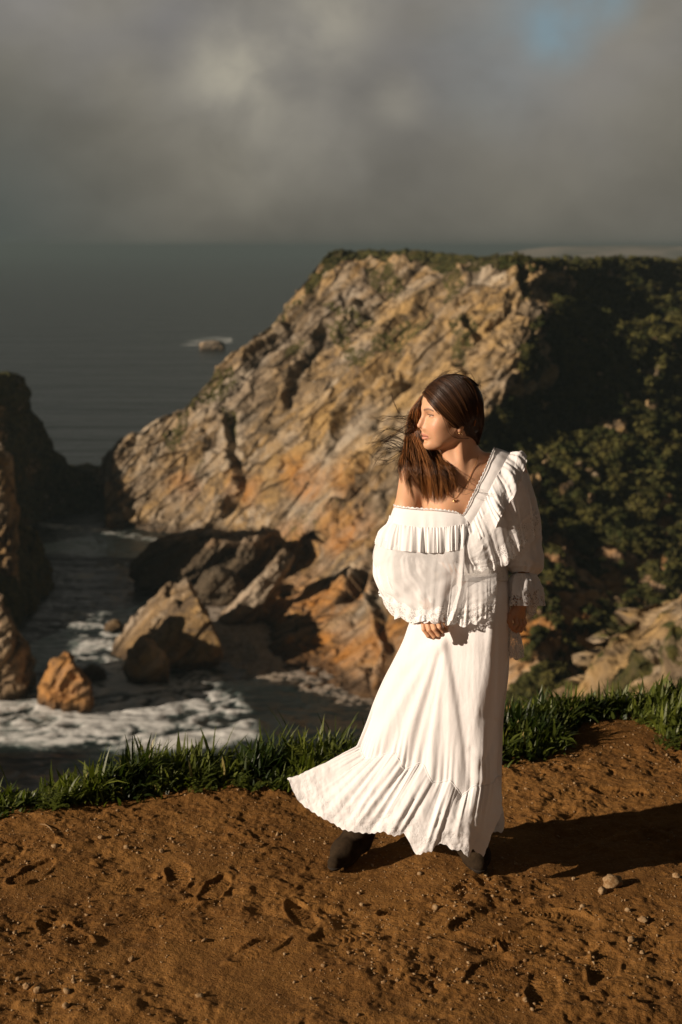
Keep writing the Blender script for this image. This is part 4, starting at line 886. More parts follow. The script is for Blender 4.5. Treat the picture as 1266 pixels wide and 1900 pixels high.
# ---- skirt: elliptical rings that follow the outline, folds radiating from the pinch at the right hand
NU = 520; th_ = np.linspace(0, 2*np.pi, NU, endpoint=False)
SK = [  # y_left, y_right, x_left, x_right, depth to the front, centre dy
 (1052, 1052, 826, 938, .095, .005), (1085, 1085, 806, 944, .115, .005), (1120, 1120, 778, 946, .150, .0), (1155, 1152, 762, 946, .172, -.005), (1190, 1180, 750, 945, .178, -.005), (1226, 1215, 733, 943, .176, -.005),
 (1262, 1255, 715, 940, .176, -.01), (1300, 1300, 699, 934, .180, -.01), (1340, 1350, 685, 929, .187, -.01), (1385, 1440, 668, 927, .195, -.01)]
SEAMY = [(600,1385),(668,1387),(682,1407),(705,1403),(722,1396),(735,1397),(744,1410),(753,1427),(765,1422),(778,1415),(787,1420),(795,1434),(804,1449),(820,1450),(836,1446),(846,1458),(857,1476),(868,1468),(881,1456),(895,1456),(908,1452),(918,1443),(930,1438)]
def asym(f, pk=.80):
    """front profile of a body turned a little to the image left: nearest at pk of its width"""
    a = np.clip(f/pk, 0, 1); b = np.clip((f-pk)/(1-pk), 0, 1)
    return np.where(f < pk, .5*a**.55+.5*np.sin(np.pi/2*a), np.sqrt(np.maximum(1-b*b, 0)))
def ring(yl, yr, xl, xr, D, dc, yf=None):
    xc, rx = (xl+xr)/2, (xr-xl)/2; px = xc-rx*np.cos(th_); f = (px-xl)/(xr-xl)
    py = yl+(yr-yl)*f
    if yf is not None:
        fr_ = sstep(np.sin(th_), -.05, .25); py = py*(1-fr_)+pl(yf, px)*fr_
    s = np.sin(th_); dy = dc-D*np.where(s > 0, asym(f), -.8*np.abs(s)**.9)
    return np.stack([px, py, dy], -1)
rg = [ring(*q) for q in SK[:-1]]+[ring(*SK[-1], yf=SEAMY)]
# the seam rises and falls, so ease the rings above it towards it
G1 = cr(np.stack(rg), np.linspace(0, 1, 300))
FOLDS = [ # polyline, width start, width end, height start, height end
 ([(824,1176),(795,1260),(768,1340),(748,1420)], 4, 13, .008, .020), ([(820,1180),(765,1270),(720,1350),(690,1400)], 5, 15, .008, .022), ([(816,1184),(745,1245),(705,1310)], 5, 14, .006, .012),
 ([(826,1176),(815,1270),(803,1360),(800,1448)], 4, 11, .008, .016), ([(827,1178),(832,1280),(838,1370),(845,1450)], 5, 13, .006, .009), ([(822,1200),(785,1320),(762,1410)], 3, 6, -.004, -.009), ([(825,1200),(808,1300),(783,1420)], 3, 6, -.004, -.010),
 ([(830,1170),(858,1110),(890,1075)], 5, 12, .005, .003), ([(826,1168),(800,1130),(780,1100)], 5, 12, .005, .003), ([(905,1060),(912,1180),(908,1320),(890,1440)], 6, 9, .004, .012), ([(925,1070),(929,1200),(926,1330),(918,1430)], 4, 6, -.008, -.012),
 ([(940,1200),(932,1300),(915,1400),(905,1450)], 5, 9, .002, .016), ([(880,1080),(886,1250),(880,1400)], 8, 14, .003, .008), ([(869,1385),(893,1412),(880,1450)], 4, 6, -.004, -.006), ([(893,1412),(915,1375),(922,1340)], 4, 6, -.008, -.006),
 ([(900,1330),(890,1400),(885,1450)], 5, 9, .003, .014), ([(780,1110),(768,1180),(742,1240)], 5, 9, .004, .008)]
def folds(px, py, front):
    h = np.zeros(px.shape)
    for poly, w0, w1, a0, a1 in FOLDS:
        d, s, t = polyd(px, py, poly); w = 1.35*(w0+(w1-w0)*t); h += .72*(a0+(a1-a0)*t)*np.exp(-(d/w)**2)*sstep(t, 0, .08)
    d, s, t = polyd(px, py, [(827,1172),(834,1230),(848,1310),(860,1390),(866,1470)])
    h += .0045*np.tanh(s*d/5)*np.exp(-d/20)*sstep(t, 0, .1)*front
    return h
front = sstep(np.sin(th_), 0, .3)[None]+0*G1[..., 0]
hf = folds(G1[..., 0], G1[..., 1], front)*front
vv = np.linspace(0, 1, 300)[:, None]; uu = th_[None]/(2*np.pi)
hf += (1-front)*.012*vv*gather(np.repeat(uu, 300, 0), 26, 5)+.0007*fbm(np.stack([G1[..., 0]/9, G1[..., 1]/40, G1[..., 2]*40], -1), 3, 9)*front
hf += .0022*gather(np.repeat(uu, 300, 0), 60, 8)*np.exp(-((1-vv)/.06)**2)
P1 = to3(G1); cen = P1.mean(1, keepdims=True); out_ = P1-cen; out_[..., 2] = 0; out_ /= np.linalg.norm(out_, axis=-1, keepdims=True); nn = grid_normals(P1); nn = np.where((nn*out_).sum(-1, keepdims=True) < 0, -nn, nn)
SKP = P1+nn*hf[..., None]
dress = sheet3('dress', SKP, COTTON, person, closed=True)
# ---- flounce at the hem
HEMY = [(535,1447),(546,1472),(557,1490),(576,1505),(599,1518),(634,1538),(665,1545),(690,1548),(710,1542),(733,1552),(748,1548),(756,1556),(764,1574),(773,1587),(786,1581),(800,1580),(810,1568),(822,1566),(840,1577),(856,1578),(869,1592),(878,1576),(886,1582),(896,1588),(906,1573),(916,1546),(926,1525),(934,1503)]
NV2 = 150; hem = ring(1447, 1503, 534, 934, .215, -.012, yf=HEMY)
bk = sstep(-np.sin(th_), 0, .5); hem[:, 1] += bk*45; hem[:, 0] += bk*20
# the rim of the flounce is spread along the seam by length, not by angle: blend the two parameterisations
tv = np.linspace(0, 1, NV2)[:, None, None]; s0 = G1[-1]; G2 = s0[None]*(1-tv)+hem[None]*tv
bil = np.sin(np.pi*np.clip(tv[..., 0], 0, 1)); G2[..., 2] += -.022*bil*np.sign(np.sin(th_))[None]*np.abs(np.sin(th_))[None]; G2[..., 1] -= 10*bil*sstep(-np.cos(th_), -.2, -1)[None] if False else 0
P2_ = to3(G2); P2_[0] = SKP[-1]
off0 = (SKP[-1]-to3(s0))[None]*(1-sstep(tv, 0, .6)); P2_ = P2_*1.; P2_[1:] += off0[1:] if off0.shape[0] > 1 else 0
u2 = np.repeat(uu, NV2, 0); vv2 = tv[..., 0]
px2 = G2[..., 0]; ucoord = (px2[-1]-534)/400.; uc = np.repeat(ucoord[None], NV2, 0)+np.where(np.sin(th_) < 0, 3.3, 0)[None]
fo = gather(uc, 7, 21, .75)*.0105*vv2**.9+gather(uc, 20, 22, .8)*.0035*np.sin(np.pi*np.clip(vv2*.8+.12, 0, 1))+gather(uc, 46, 23)*.0028*np.exp(-vv2/.30)
dnn = grid_normals(P2_); c2 = P2_.mean(1, keepdims=True); o2 = P2_-c2; o2[..., 2] = 0; dnn = np.where((dnn*o2).sum(-1, keepdims=True) < 0, -dnn, dnn)
left = sstep(px2, 700, 560)
fo = fo*(1-.82*left)*sstep(vv2, 0, .05)*np.clip(.55+1.3*perlin(np.stack([uc*3.1, 0*uc+2.2, 0*uc+vv2*.8], -1), 77), .12, 1.2)
fo += .006*fbm(np.stack([px2/22, G2[..., 1]/30, 0*px2+u2*4], -1), 3, 31)*vv2
P2_ = P2_+dnn*fo[..., None]
ruff = np.sin(uc*2*np.pi*34+3*perlin(np.stack([uc*9, 0*uc, 0*uc], -1), 3)); P2_[..., 2] += .0022*ruff*sstep(vv2, .9, 1)
fl = sheet3('flounce', P2_, HEMC, dress, attrs={'lace': (sstep(vv2, .45, .9)*(.6+.8*fbm(np.stack([px2/16, G2[..., 1]/16, 0*px2], -1), 2, 5))).ravel()}, closed=True)
sm_ = SKP[-1]; tubes('seam', [np.concatenate([sm_+.0*dnn[0], sm_[:1]])], [np.full(NU+1, .0022)], COTTON, dress)
# ---- bodice under the ruffles
def closed_body(rows, nu, nv):
    """rows (y, xl, xr, Dfront, Dback, dc)"""
    t = np.linspace(0, 2*np.pi, nu, endpoint=False); R_ = np.array(rows, float); A = cr(R_, np.linspace(0, 1, nv))
    s = np.sin(t)[None]; px = (A[:, 1:2]+A[:, 2:3])/2-(A[:, 2:3]-A[:, 1:2])/2*np.cos(t)[None]
    dy = A[:, 5:6]-np.where(s > 0, A[:, 3:4]*asym((1-np.cos(t)[None])/2, .72), -A[:, 4:5]*np.abs(s)**.9)
    return np.stack([px, A[:, 0:1]+0*px, dy], -1), t
Gb, tb = closed_body([(962, 768, 940, .118, .10, 0), (985, 766, 942, .128, .10, 0), (1010, 774, 938, .122, .10, 0), (1035, 790, 936, .112, .09, 0), (1062, 806, 938, .105, .09, .0)], 260, 60)
Pb = to3(Gb); vb = np.linspace(0, 1, 60)[:, None]; hb_ = .006*gather(np.repeat(tb[None]/6.28, 60, 0), 34, 61)*(.3+.7*vb); Pb = Pb+(lambda n, o: np.where((n*o).sum(-1, keepdims=True) < 0, -n, n))(grid_normals(Pb), (Pb-Pb.mean(1, keepdims=True))*np.array([1, 1, 0]))*hb_[..., None]
sheet3('bodice', Pb, COTTON, dress, closed=True)
Gw, tw = closed_body([(1046, 818, 940, .112, .095, 0), (1056, 819, 941, .116, .098, 0), (1066, 820, 943, .118, .10, 0), (1078, 818, 945, .120, .10, 0)], 260, 16)
sheet3('waistband', to3(Gw), cloth_mat('lace_band', (.80, .78, .75), .80, True, .1), dress, attrs={'lace': np.ones(260*16)}, closed=True, th=.0015)
def part(name, rows, nu, nv, mat, hfun=None, lacef=None, th=.0012, sc=None, parent=None, seed=0, normal=True):
    G_ = patch(rows, nu, nv); u = np.linspace(0, 1, nu); v = np.linspace(0, 1, nv)
    if sc: G_ = scallop(G_, u, sc[0], sc[1], v, seed)
    P = to3(G_); U, V_ = np.meshgrid(u, v)
    if hfun is not None: P = towards(P, hfun(U, V_, G_))
    la = lacef(U, V_) if lacef else 0*U
    return sheet3(name, P, mat, parent or dress, attrs={'lace': la.ravel()}, th=th), P
# off-shoulder band, from behind the right arm round to the notch at the breast
_, PB = part('neckband', [[(760,938,.06),(737,940,.045),(732,941,.0),(748,944,-.045),(780,947,-.080),(815,949,-.105),(845,953,-.118),(866,958,-.120)],
  [(756,955,.07),(731,957,.05),(727,958,-.005),(744,962,-.060),(780,965,-.095),(815,966,-.120),(845,967,-.130),(868,968,-.128)],
  [(756,972,.07),(729,970,.05),(725,972,-.005),(742,978,-.065),(780,982,-.102),(815,983,-.127),(845,979,-.134),(870,975,-.130)]], 220, 40, COTTON, lambda u, v, g: .0012*gather(u, 9, 3)*v, th=.002)
# strap that climbs to the left shoulder
part('neckband', [[(860,957,-.119),(874,932,-.112),(889,902,-.096),(903,872,-.078),(913,848,-.050),(919,834,-.015),(921,832,.03),(922,836,.08)],
  [(868,966,-.128),(885,940,-.120),(900,910,-.106),(915,880,-.088),(927,856,-.060),(933,839,-.018),(936,837,.03),(936,842,.08)],
  [(876,978,-.130),(896,948,-.122),(912,918,-.110),(927,890,-.092),(939,866,-.064),(947,846,-.020),(950,843,.03),(950,848,.08)]], 160, 30, COTTON, lambda u, v, g: .001*gather(u, 7, 4), th=.002)
# narrow lace edging on the neckline
eg = [(757,937,.06),(737,939,.045),(732,940,-.0),(748,943,-.047),(780,946,-.083),(815,948,-.108),(845,952,-.121),(861,957,-.122),(874,931,-.115),(889,901,-.099),(903,871,-.081),(913,847,-.053),(919,833,-.018)]
u_ = np.linspace(0, 1, 260); E_ = cr(eg, u_); E3 = to3(E_); nrmE = np.zeros_like(E3); zz_ = np.abs(np.sin(u_*np.pi*48))
EP = np.stack([E3+np.array([0, 0, 0.]), E3+np.array([-.001, -.002, .003])+0*E3, E3+np.stack([-.002-.002*zz_*sstep(u_, .55, .62), -.001+0*u_, (.0045+.0035*zz_)], -1)])
sheet3('lace_edging', EP, LACE, dress, attrs={'lace': np.ones(3*260)}, th=.001)
# ---- right sleeve puff under the sheer cape
def tube_sleeve(name, secs, nu, nv, mat, hfun, parent=None, lacef=None, th=.001):
    """secs: (px, py, dy, rx_px, ry_m, tilt) centres of elliptical sections along the arm"""
    A = cr(np.array(secs, float), np.linspace(0, 1, nv)); t = np.linspace(0, 2*np.pi, nu, endpoint=False)[None]; C3 = to3(A[:, :3]); T = np.gradient(C3, axis=0); T /= np.linalg.norm(T, axis=1, keepdims=True)
    n1 = np.cross(T, np.array([0, -1., 0])); n1 /= np.linalg.norm(n1, axis=1, keepdims=True); n2 = np.cross(T, n1)
    U, V_ = np.meshgrid(np.linspace(0, 1, nu, endpoint=False), np.linspace(0, 1, nv)); h = hfun(U, V_)
    rx = A[:, 3:4]*.00174+h; ry = A[:, 4:5]+h
    P = C3[:, None]+n1[:, None]*(rx*np.cos(t))[..., None]+n2[:, None]*(ry*np.sin(t))[..., None]
    return sheet3(name, P, mat, parent or dress, attrs={'lace': (lacef(U, V_) if lacef else 0*U).ravel()}, closed=True, th=th)
tube_sleeve('sleeve', [(752,960,.01,26,.055),(746,1000,.005,34,.062),(742,1040,-.005,42,.072),(752,1075,-.05,48,.072),(772,1102,-.09,42,.058),(787,1122,-.125,22,.032),(794,1133,-.148,17,.027)], 160, 130, COTTON,
  lambda u, v: (.007*gather(u, 9, 12)+.004*gather(u, 21, 13))*np.sin(np.pi*np.clip(v, 0, 1))+.009*fbm(np.stack([np.cos(u*6.28)*1.5, np.sin(u*6.28)*1.5, v*4], -1), 3, 6))
# cuff of the right sleeve round the hand
tube_sleeve('cuff', [(793,1131,-.147,16,.026),(797,1140,-.155,24,.030),(798,1147,-.160,29,.033),(799,1153,-.164,31,.034)], 150, 30, LACE, lambda u, v: (.003*gather(u, 14, 15))*v+.0015*np.abs(np.sin(u*60))*sstep(v, .8, 1), lacef=lambda u, v: .4+.6*v)
# the opaque ruffle below the band, arm to breast
def gf(f1, a1, f2, a2, s, p=1.): return lambda u, v, g: (a1*gather(u+0*v, f1, s)+a2*gather(u+0*v, f2, s+1))*(v**p)+.0015*gather(u+0*v, f2*1.6, s+2)*np.exp(-v/.3)
_, PR = part('ruffle', [[(752,966,.065),(730,966,.045),(725,969,-.008),(742,974,-.068),(780,978,-.106),(815,979,-.131),(845,975,-.139),(870,972,-.134)],
  [(730,985,.075),(708,985,.045),(710,990,-.020),(738,996,-.092),(780,1000,-.130),(815,1000,-.151),(845,998,-.158),(868,994,-.150)],
  [(722,1004,.075),(701,1004,.04),(706,1014,-.025),(735,1021,-.098),(780,1025,-.138),(815,1026,-.160),(845,1021,-.166),(863,1016,-.158)]], 420, 70, COTTON, gf(13, .0075, 27, .0028, 71, .8), th=.0015)
# the sheer cape under it, with its lace hem
rows = [[(735,985,.085),(706,985,.05),(706,1000,-.02),(735,1005,-.085),(780,1010,-.122),(815,1012,-.146),(845,1008,-.160),(862,1004,-.160)],
  [(725,1020,.09),(697,1022,.045),(698,1040,-.03),(728,1046,-.105),(776,1050,-.140),(812,1052,-.162),(845,1050,-.180),(862,1046,-.188)],
  [(728,1055,.08),(699,1054,.04),(704,1074,-.045),(732,1092,-.120),(774,1096,-.154),(808,1098,-.180),(842,1098,-.192),(862,1090,-.198)],
  [(735,1078,.07),(704,1074,.02),(710,1102,-.05),(738,1120,-.125),(774,1136,-.180),(806,1138,-.200),(836,1138,-.202),(856,1128,-.206)],
  [(738,1100,.06),(706,1094,.01),(716,1122,-.055),(740,1147,-.128),(776,1155,-.182),(806,1154,-.202),(832,1158,-.203),(852,1148,-.208)]]
part('cape', rows, 460, 140, SHEER, lambda u, v, g: (.009*gather(u+.12*v, 4.2, 81, .8)+.002*gather(u, 12, 83))*v**.7+.012*fbm(np.stack([u*3.2+v*1.2, v*2.6-u, 0*u], -1), 3, 84)*sstep(v, 0, .3), lambda u, v: sstep(v+.10*fbm(np.stack([u*14, v*6, 0*u], -1), 2, 5), .58, .84), th=0, sc=(9, 6), seed=3)
# hanging lace tail at the far left of the cape
part('lace_tail', [[(738,1105,-.03),(750,1108,-.06),(765,1112,-.08),(778,1116,-.09)],[(734,1128,-.03),(748,1130,-.065),(764,1132,-.085),(780,1136,-.10)],[(733,1149,-.03),(746,1142,-.065),(762,1152,-.085),(776,1154,-.10)]], 60, 40, LACE, gf(3, .004, 7, .002, 5), lambda u, v: .5+.5*v, sc=(4, 5))
# second sheer panel over the front of the skirt
part('overlay', [[(838,1060,-.146),(860,1066,-.146),(885,1068,-.146),(908,1066,-.140),(921,1062,-.122)],
  [(836,1092,-.184),(858,1092,-.190),(884,1092,-.194),(908,1090,-.190),(922,1086,-.174)],
  [(832,1125,-.194),(856,1128,-.200),(884,1125,-.206),(908,1118,-.202),(920,1110,-.188)],
  [(828,1152,-.194),(852,1160,-.202),(884,1155,-.208),(906,1140,-.206),(918,1130,-.192)]], 220, 110, SHEER, lambda u, v, g: (.004*gather(u+0*v, 3.6, 91, .8)+.0015*gather(u, 9, 92))*v+.006*fbm(np.stack([u*4, v*5, 0*u], -1), 3, 94)*v, lambda u, v: sstep(v, .50, .82), th=0, sc=(5, 9), seed=9)
part('lace_patch', [[(872,1072,-.158),(895,1070,-.152),(917,1068,-.126)],[(868,1078,-.162),(893,1077,-.157),(919,1074,-.13)]], 60, 12, COTTON, th=.001)
# ---- left sleeve
tube_sleeve('sleeve', [(938,862,.012,22,.055),(948,880,.015,28,.062),(958,915,.015,31,.064),(966,950,.015,33,.066),(972,990,.018,32,.064),(975,1015,.01,30,.060),(975,1040,-.0,33,.058),(974,1056,-.01,31,.050),(973,1066,-.018,19,.034)], 150, 150, COTTON,
  lambda u, v: (.004*gather(u, 9, 102)+.002*gather(u, 21, 103))*np.exp(-((v-.0)/.25)**2)+(.005*gather(u, 10, 105))*sstep(v, .65, 1)+.006*fbm(np.stack([np.cos(u*6.28)*1.2, np.sin(u*6.28)*1.2, v*5], -1), 3, 106)*sstep(v, .05, .3))
tube_sleeve('cuff', [(973,1062,-.018,15,.030),(973,1067,-.019,20,.037),(973,1076,-.021,25,.043),(973,1090,-.028,28,.047),(973,1107,-.035,28,.048),(973,1124,-.042,31,.050)], 170, 90, EYELET,
  lambda u, v: (.009*gather(u, 6, 112, .8)+.003*gather(u, 15, 113))*(.35+v*.8)+.006*fbm(np.stack([np.cos(u*6.28)*1.5, np.sin(u*6.28)*1.5, v*3], -1), 3, 116)+.002*np.abs(np.sin(u*70))*sstep(v, .88, 1), lacef=lambda u, v: sstep(v+.08*np.sin(u*44), .60, .85))
part('lace_tail', [[(978,1112,-.02),(988,1112,-.01),(998,1112,.0)],[(978,1128,-.02),(988,1130,-.01),(998,1126,.0)],[(980,1138,-.02),(988,1143,-.01),(994,1136,.0)]], 40, 26, LACE, gf(2, .003, 5, .001, 7), lambda u, v: .6+0*u, sc=(3, 4))
part('lace_tail', [[(944,1160,-.05),(950,1162,-.075),(958,1165,-.06)],[(944,1180,-.05),(954,1178,-.08),(966,1180,-.06)],[(944,1200,-.05),(957,1202,-.08),(970,1200,-.06)],[(946,1216,-.05),(960,1224,-.08),(972,1216,-.06)]], 60, 60, LACE, gf(2.4, .006, 6, .002, 17), lambda u, v: .75+0*u, sc=(3, 6))
# ---- ruffle down the left strap and its sheer tier
part('ruffle', [[(866,1000,-.146),(872,975,-.138),(885,955,-.130),(898,930,-.122),(911,905,-.108),(924,880,-.090),(936,860,-.062),(946,842,-.022),(951,838,.03)],
  [(872,1026,-.160),(884,1000,-.160),(899,978,-.156),(912,952,-.150),(926,926,-.138),(942,898,-.112),(956,868,-.078),(962,842,-.028),(966,840,.04)],
  [(880,1050,-.166),(896,1020,-.170),(912,996,-.168),(926,968,-.162),(940,942,-.146),(955,918,-.118),(968,888,-.082),(974,854,-.028),(977,850,.04)]], 360, 90, COTTON, lambda u, v, g: gather(u+.14*v, 4.2, 121, .75)*.0125*v**.6+gather(u+.05*v, 19, 123)*.0030*(.4+v*.6)+.006*fbm(np.stack([u*6, v*3, 0*u], -1), 3, 124)*v, th=.0015)
part('cape', [[(866,1000,-.152),(884,978,-.150),(902,950,-.142),(920,920,-.128),(938,892,-.100),(955,868,-.060),(968,858,-.005),(976,862,.05)],
  [(868,1022,-.168),(892,1006,-.172),(914,980,-.165),(936,955,-.148),(955,930,-.120),(974,905,-.080),(984,896,-.01),(988,900,.06)],
  [(872,1038,-.172),(900,1030,-.180),(922,1012,-.175),(944,988,-.158),(964,966,-.128),(983,945,-.085),(992,938,-.01),(994,940,.06)],
  [(882,1052,-.168),(908,1056,-.178),(932,1050,-.176),(955,1034,-.162),(972,1014,-.136),(988,1000,-.095),(999,988,-.015),(1000,984,.06)]], 330, 130, SHEER, lambda u, v, g: (.012*gather(u+0*v, 4.5, 131, .9)+.0035*gather(u, 11, 133))*v+.006*fbm(np.stack([u*6, v*4, 0*u], -1), 3, 134)*v, lambda u, v: sstep(v, .62, .85), th=0, sc=(8, 9), seed=5)
# ================================================================= HAIR AND JEWELLERY
bpy.context.view_layer.update()
def onskin(px, py, off=.001):
    d = raydir(px, py); d = Vector(d/np.linalg.norm(d)); ok, loc, nr, _ = body.ray_cast(Vector((0, 0, EYE)), d)
    return np.array(loc+nr*off) if ok else Q(px, py, -.05)
EC = H(-.012, 0, .024); ER = np.array([.1035, .087, .1005])
def onhead(px, py, sc=1.):
    d = raydir(px, py); d = np.moveaxis(np.broadcast_arrays(*d), 0, -1) if np.ndim(px) else d
    o = (np.array([0, 0, EYE])-EC)@HR.T/(ER*1.); dd = d@HR.T/ER
    A = (dd*dd).sum(-1); Bq = (dd*o).sum(-1); C = (o*o).sum()-sc**2; disc = Bq*Bq-A*C
    t = np.where(disc > 0, (-Bq-np.sqrt(np.maximum(disc, 0)))/A, -Bq/A)
    return np.array([0, 0, EYE])+d*t[..., None]
n = M('brown_hair', .40, .35); tn = n.attr('tone'); hc = n.mix(n.rng(tn, 0, .5, smooth=False), (.018, .007, .003), (.070, .030, .012)); hc = n.mix(n.rng(tn, .5, 1, smooth=False), hc, (.42, .175, .052))
n.lk(hc, n.b.inputs['Base Color']); tr = n.new('ShaderNodeBsdfTranslucent'); n.lk(n.mix(1., hc, (1.3, 1.15, .8), 'MULTIPLY'), tr.inputs[0]); mx = n.new('ShaderNodeMixShader'); mx.inputs[0].default_value = .22
n.lk(n.b.outputs[0], mx.inputs[1]); n.lk(tr.outputs[0], mx.inputs[2]); n.lk(mx.outputs[0], n.n['Material Output'].inputs[0]); HAIR = n.mat
# scalp-hugging cap below the strands
lo = EC-.15; hi = EC+.15; Hf = Field(*[np.arange(a, b, .0022) for a, b in zip(lo, hi)])
Hf.ell(EC, ER*.955, .01, rot=HR); x, y, z = np.meshgrid(*Hf.ax, indexing='ij', sparse=True)
pl_ = (x-HO[0])*float(HR[0][0]*.744-HR[2][0]*.67)+(y-HO[1])*float(HR[0][1]*.744-HR[2][1]*.67)+(z-HO[2])*float(HR[0][2]*.744-HR[2][2]*.67)-.016
Hf.f = np.maximum(Hf.f, pl_.astype(np.float32))
Hf.chain([H(-.060, .01, -.045), H(-.070, -.01, -.085), Q(858, 852, .075)], [.040, .028, .022], .02)
V, Fc = Hf.mesh(); hair = mesh_obj('hair', V, Fc, HAIR, person, attrs={'tone': np.full(len(V), .08)})
Gh = np.random.default_rng(21); paths, rads, tones = [], [], []
def strand(pts, k, r0, tone, taper=.35, fr=.0006, seed=0):
    """pts: (m,3) world control points"""
    P = cr(np.array(pts), np.linspace(0, 1, k)); t = np.linspace(0, 1, k); ph = Gh.uniform(0, 9, 3)
    P = P+fr*np.stack([np.sin(t*9+ph[0]), np.sin(t*8+ph[1]), np.sin(t*7+ph[2])], -1)*t[:, None]*4
    paths.append(P); rads.append(r0*(1-(1-taper)*t**2.2)*np.where(t < .04, .6, 1)); tones.append(tone)
# near side: swept from the parting back to the nape
A0 = np.array([(785,730),(799,748),(818,769),(844,792),(861,805),(880,818)], float)
A1 = np.array([(800,713),(816,722),(838,748),(855,775),(870,797),(884,818)], float)
A2 = np.array([(832,698),(850,712),(868,744),(877,775),(882,800),(886,820)], float)
A3 = np.array([(868,701),(886,722),(895,752),(897,778),(893,802),(886,822)], float)
for i in range(1500):
    s = Gh.uniform(0, 1)**.85; k3 = cr(np.stack([A0, A1, A2, A3]), np.array([s]))[0]+Gh.normal(0, 1.1, (1, 2)); lift = 1+abs(Gh.normal(0, .018))
    w3 = onhead(k3[:, 0], k3[:, 1], lift); clump = .5+.5*math.sin(s*37+2*math.sin(s*11))
    w3 = np.concatenate([w3, [w3[-1]+np.array([-.004, .03, -.010]), w3[-1]+np.array([-.02, .06, -.022])]])
    strand(w3, 20, Gh.uniform(.0006, .0011), float(np.clip(.16+.34*clump*Gh.uniform(.3, 1.2)+Gh.normal(0, .07), 0, .75)), fr=.0003)
# far side, over the crown
for i in range(500):
    a = Gh.uniform(0, 1); b = Gh.uniform(.0, 1)
    p = [EC+HR.T@(ER*np.array([math.sin(.95-1.9*a)*math.cos(t_), -math.sin(t_), math.cos(t_)*math.cos(.95-1.9*a)])*1.01) for t_ in np.linspace(-.1, 1.9, 6)]
    strand(p, 14, .001, .2)
# over the far temple: falls beside and behind the profile, then forward over the shoulder, gathered in locks
ENDS = [(771,880,-.08),(778,898,-.085),(785,912,-.09),(791,922,-.095),(797,930,-.10),(802,914,-.104),(806,929,-.106),(811,934,-.11),(815,920,-.112),(819,933,-.113),(824,929,-.114),(829,917,-.113),(834,911,-.112),(837,924,-.11),(842,908,-.108),(847,900,-.106),(851,886,-.106),(851,913,-.106),(826,902,-.118),(812,908,-.12)]
for j, en0 in enumerate(ENDS):
    s = (en0[0]-776)/80+Gh.normal(0, .05); e0 = Gh.normal(0, .8); sway = Gh.normal(0, 4); tone0 = Gh.uniform(.3, 1.)  # lighter tone puts the sunlight on the lower locks into their colour
    for i in range(88):
        e = Gh.normal(0, 1, 2); q_ = abs(Gh.normal(0, 1))
        st = np.array([786-8*s, 731+6*s, .012+.035*s]); c1 = np.array([773+6*(s-.5)+e[0]*3, 762, .045+.01*e[1]]); c2 = np.array([764+16*s+e[0]*3.6+e0, 798, .038])
        c3 = np.array([764+54*s+e[0]*3.8+e0*2, 838, -.006-.01*s+.005*e[1]]); c4 = np.array([771+74*s+e[0]*3.0+sway*.7, min(880, en0[1]-22), -.070-.022*s+.006*e[1]])
        if s > .5: c3[2] = .012+.004*e[1]; c4[2] -= .008
        en = np.array(en0)+np.array([e[0]*1.1-3, 3-9*q_, .004*e[1]])
        w_ = [Q(*q) for q in (st, c1, c2, c3)]+[onskin(c4[0], c4[1], .006+.010*abs(e[1])), onskin(en[0], en[1], .003+.006*abs(e[1]))]
        strand(w_, 24, Gh.uniform(.0005, .0009), float(np.clip(tone0+Gh.normal(0, .14), .1, 1)), .12, .0005)
for j in range(7):      # looser locks over the bare shoulder
    ex, ey = [(743, 876), (746, 900), (760, 919), (769, 933), (764, 926), (752, 905), (776, 902)][j]; e0 = Gh.normal(0, 3); tone0 = Gh.uniform(.4, .9)
    for i in range(34):
        e = Gh.normal(0, 1, 2); pts = [Q(*q) for q in ((780, 735, .04), (769+e[0]*2.5, 775, .05), (758+j+e[0]*3, 818, .03), (745+j*3.2+e[0]*2.4+e0, 862, -.045), (ex+e[0]*1.0, ey-7*abs(e[1]), -.056-.003*j))]
        strand(pts, 22, Gh.uniform(.0005, .0009), float(np.clip(tone0+Gh.normal(0, .12), .1, 1)), .12, .0007)
for j in range(24):       # wind-blown to the left, in thin wisps
    y0 = Gh.uniform(765, 852); L_ = Gh.uniform(.2, 1)**1.2*78; dn = Gh.normal(24, 22); cv = Gh.normal(0, 15); x0 = 768-.14*(y0-760)
    for i in range(int(Gh.integers(1, 7))):
        e = Gh.normal(0, 1, 4); pts = [Q(*q) for q in ((x0+9, y0-18, .035), (x0-1+e[0], y0+e[1]*2, .03), (x0-L_*.45+e[0], y0+dn*.25+cv+e[1]*3, .02), (x0-L_*.8+e[2]*2, y0+dn*.8+cv*.8+e[2]*4, .0), (x0-L_+e[3]*3, y0+dn*1.25+e[3]*5, -.02))]
        strand(pts, 18, Gh.uniform(.0004, .0007), Gh.uniform(.05, .4), .35, .0004)
for x0, y0, x1, y1, cv in [(835, 885, 905, 912, 10), (838, 892, 900, 908, 8), (842, 898, 912, 916, 4), (838, 905, 890, 905, 12), (845, 900, 925, 918, 2)]:
    pts = [Q(x0-30, y0-25, -.11), Q(x0, y0, -.135), Q((x0+x1)/2, (y0+y1)/2+cv, -.15), Q(x1, y1, -.145)]; strand(pts, 16, .0004, .25, .5, .0006)
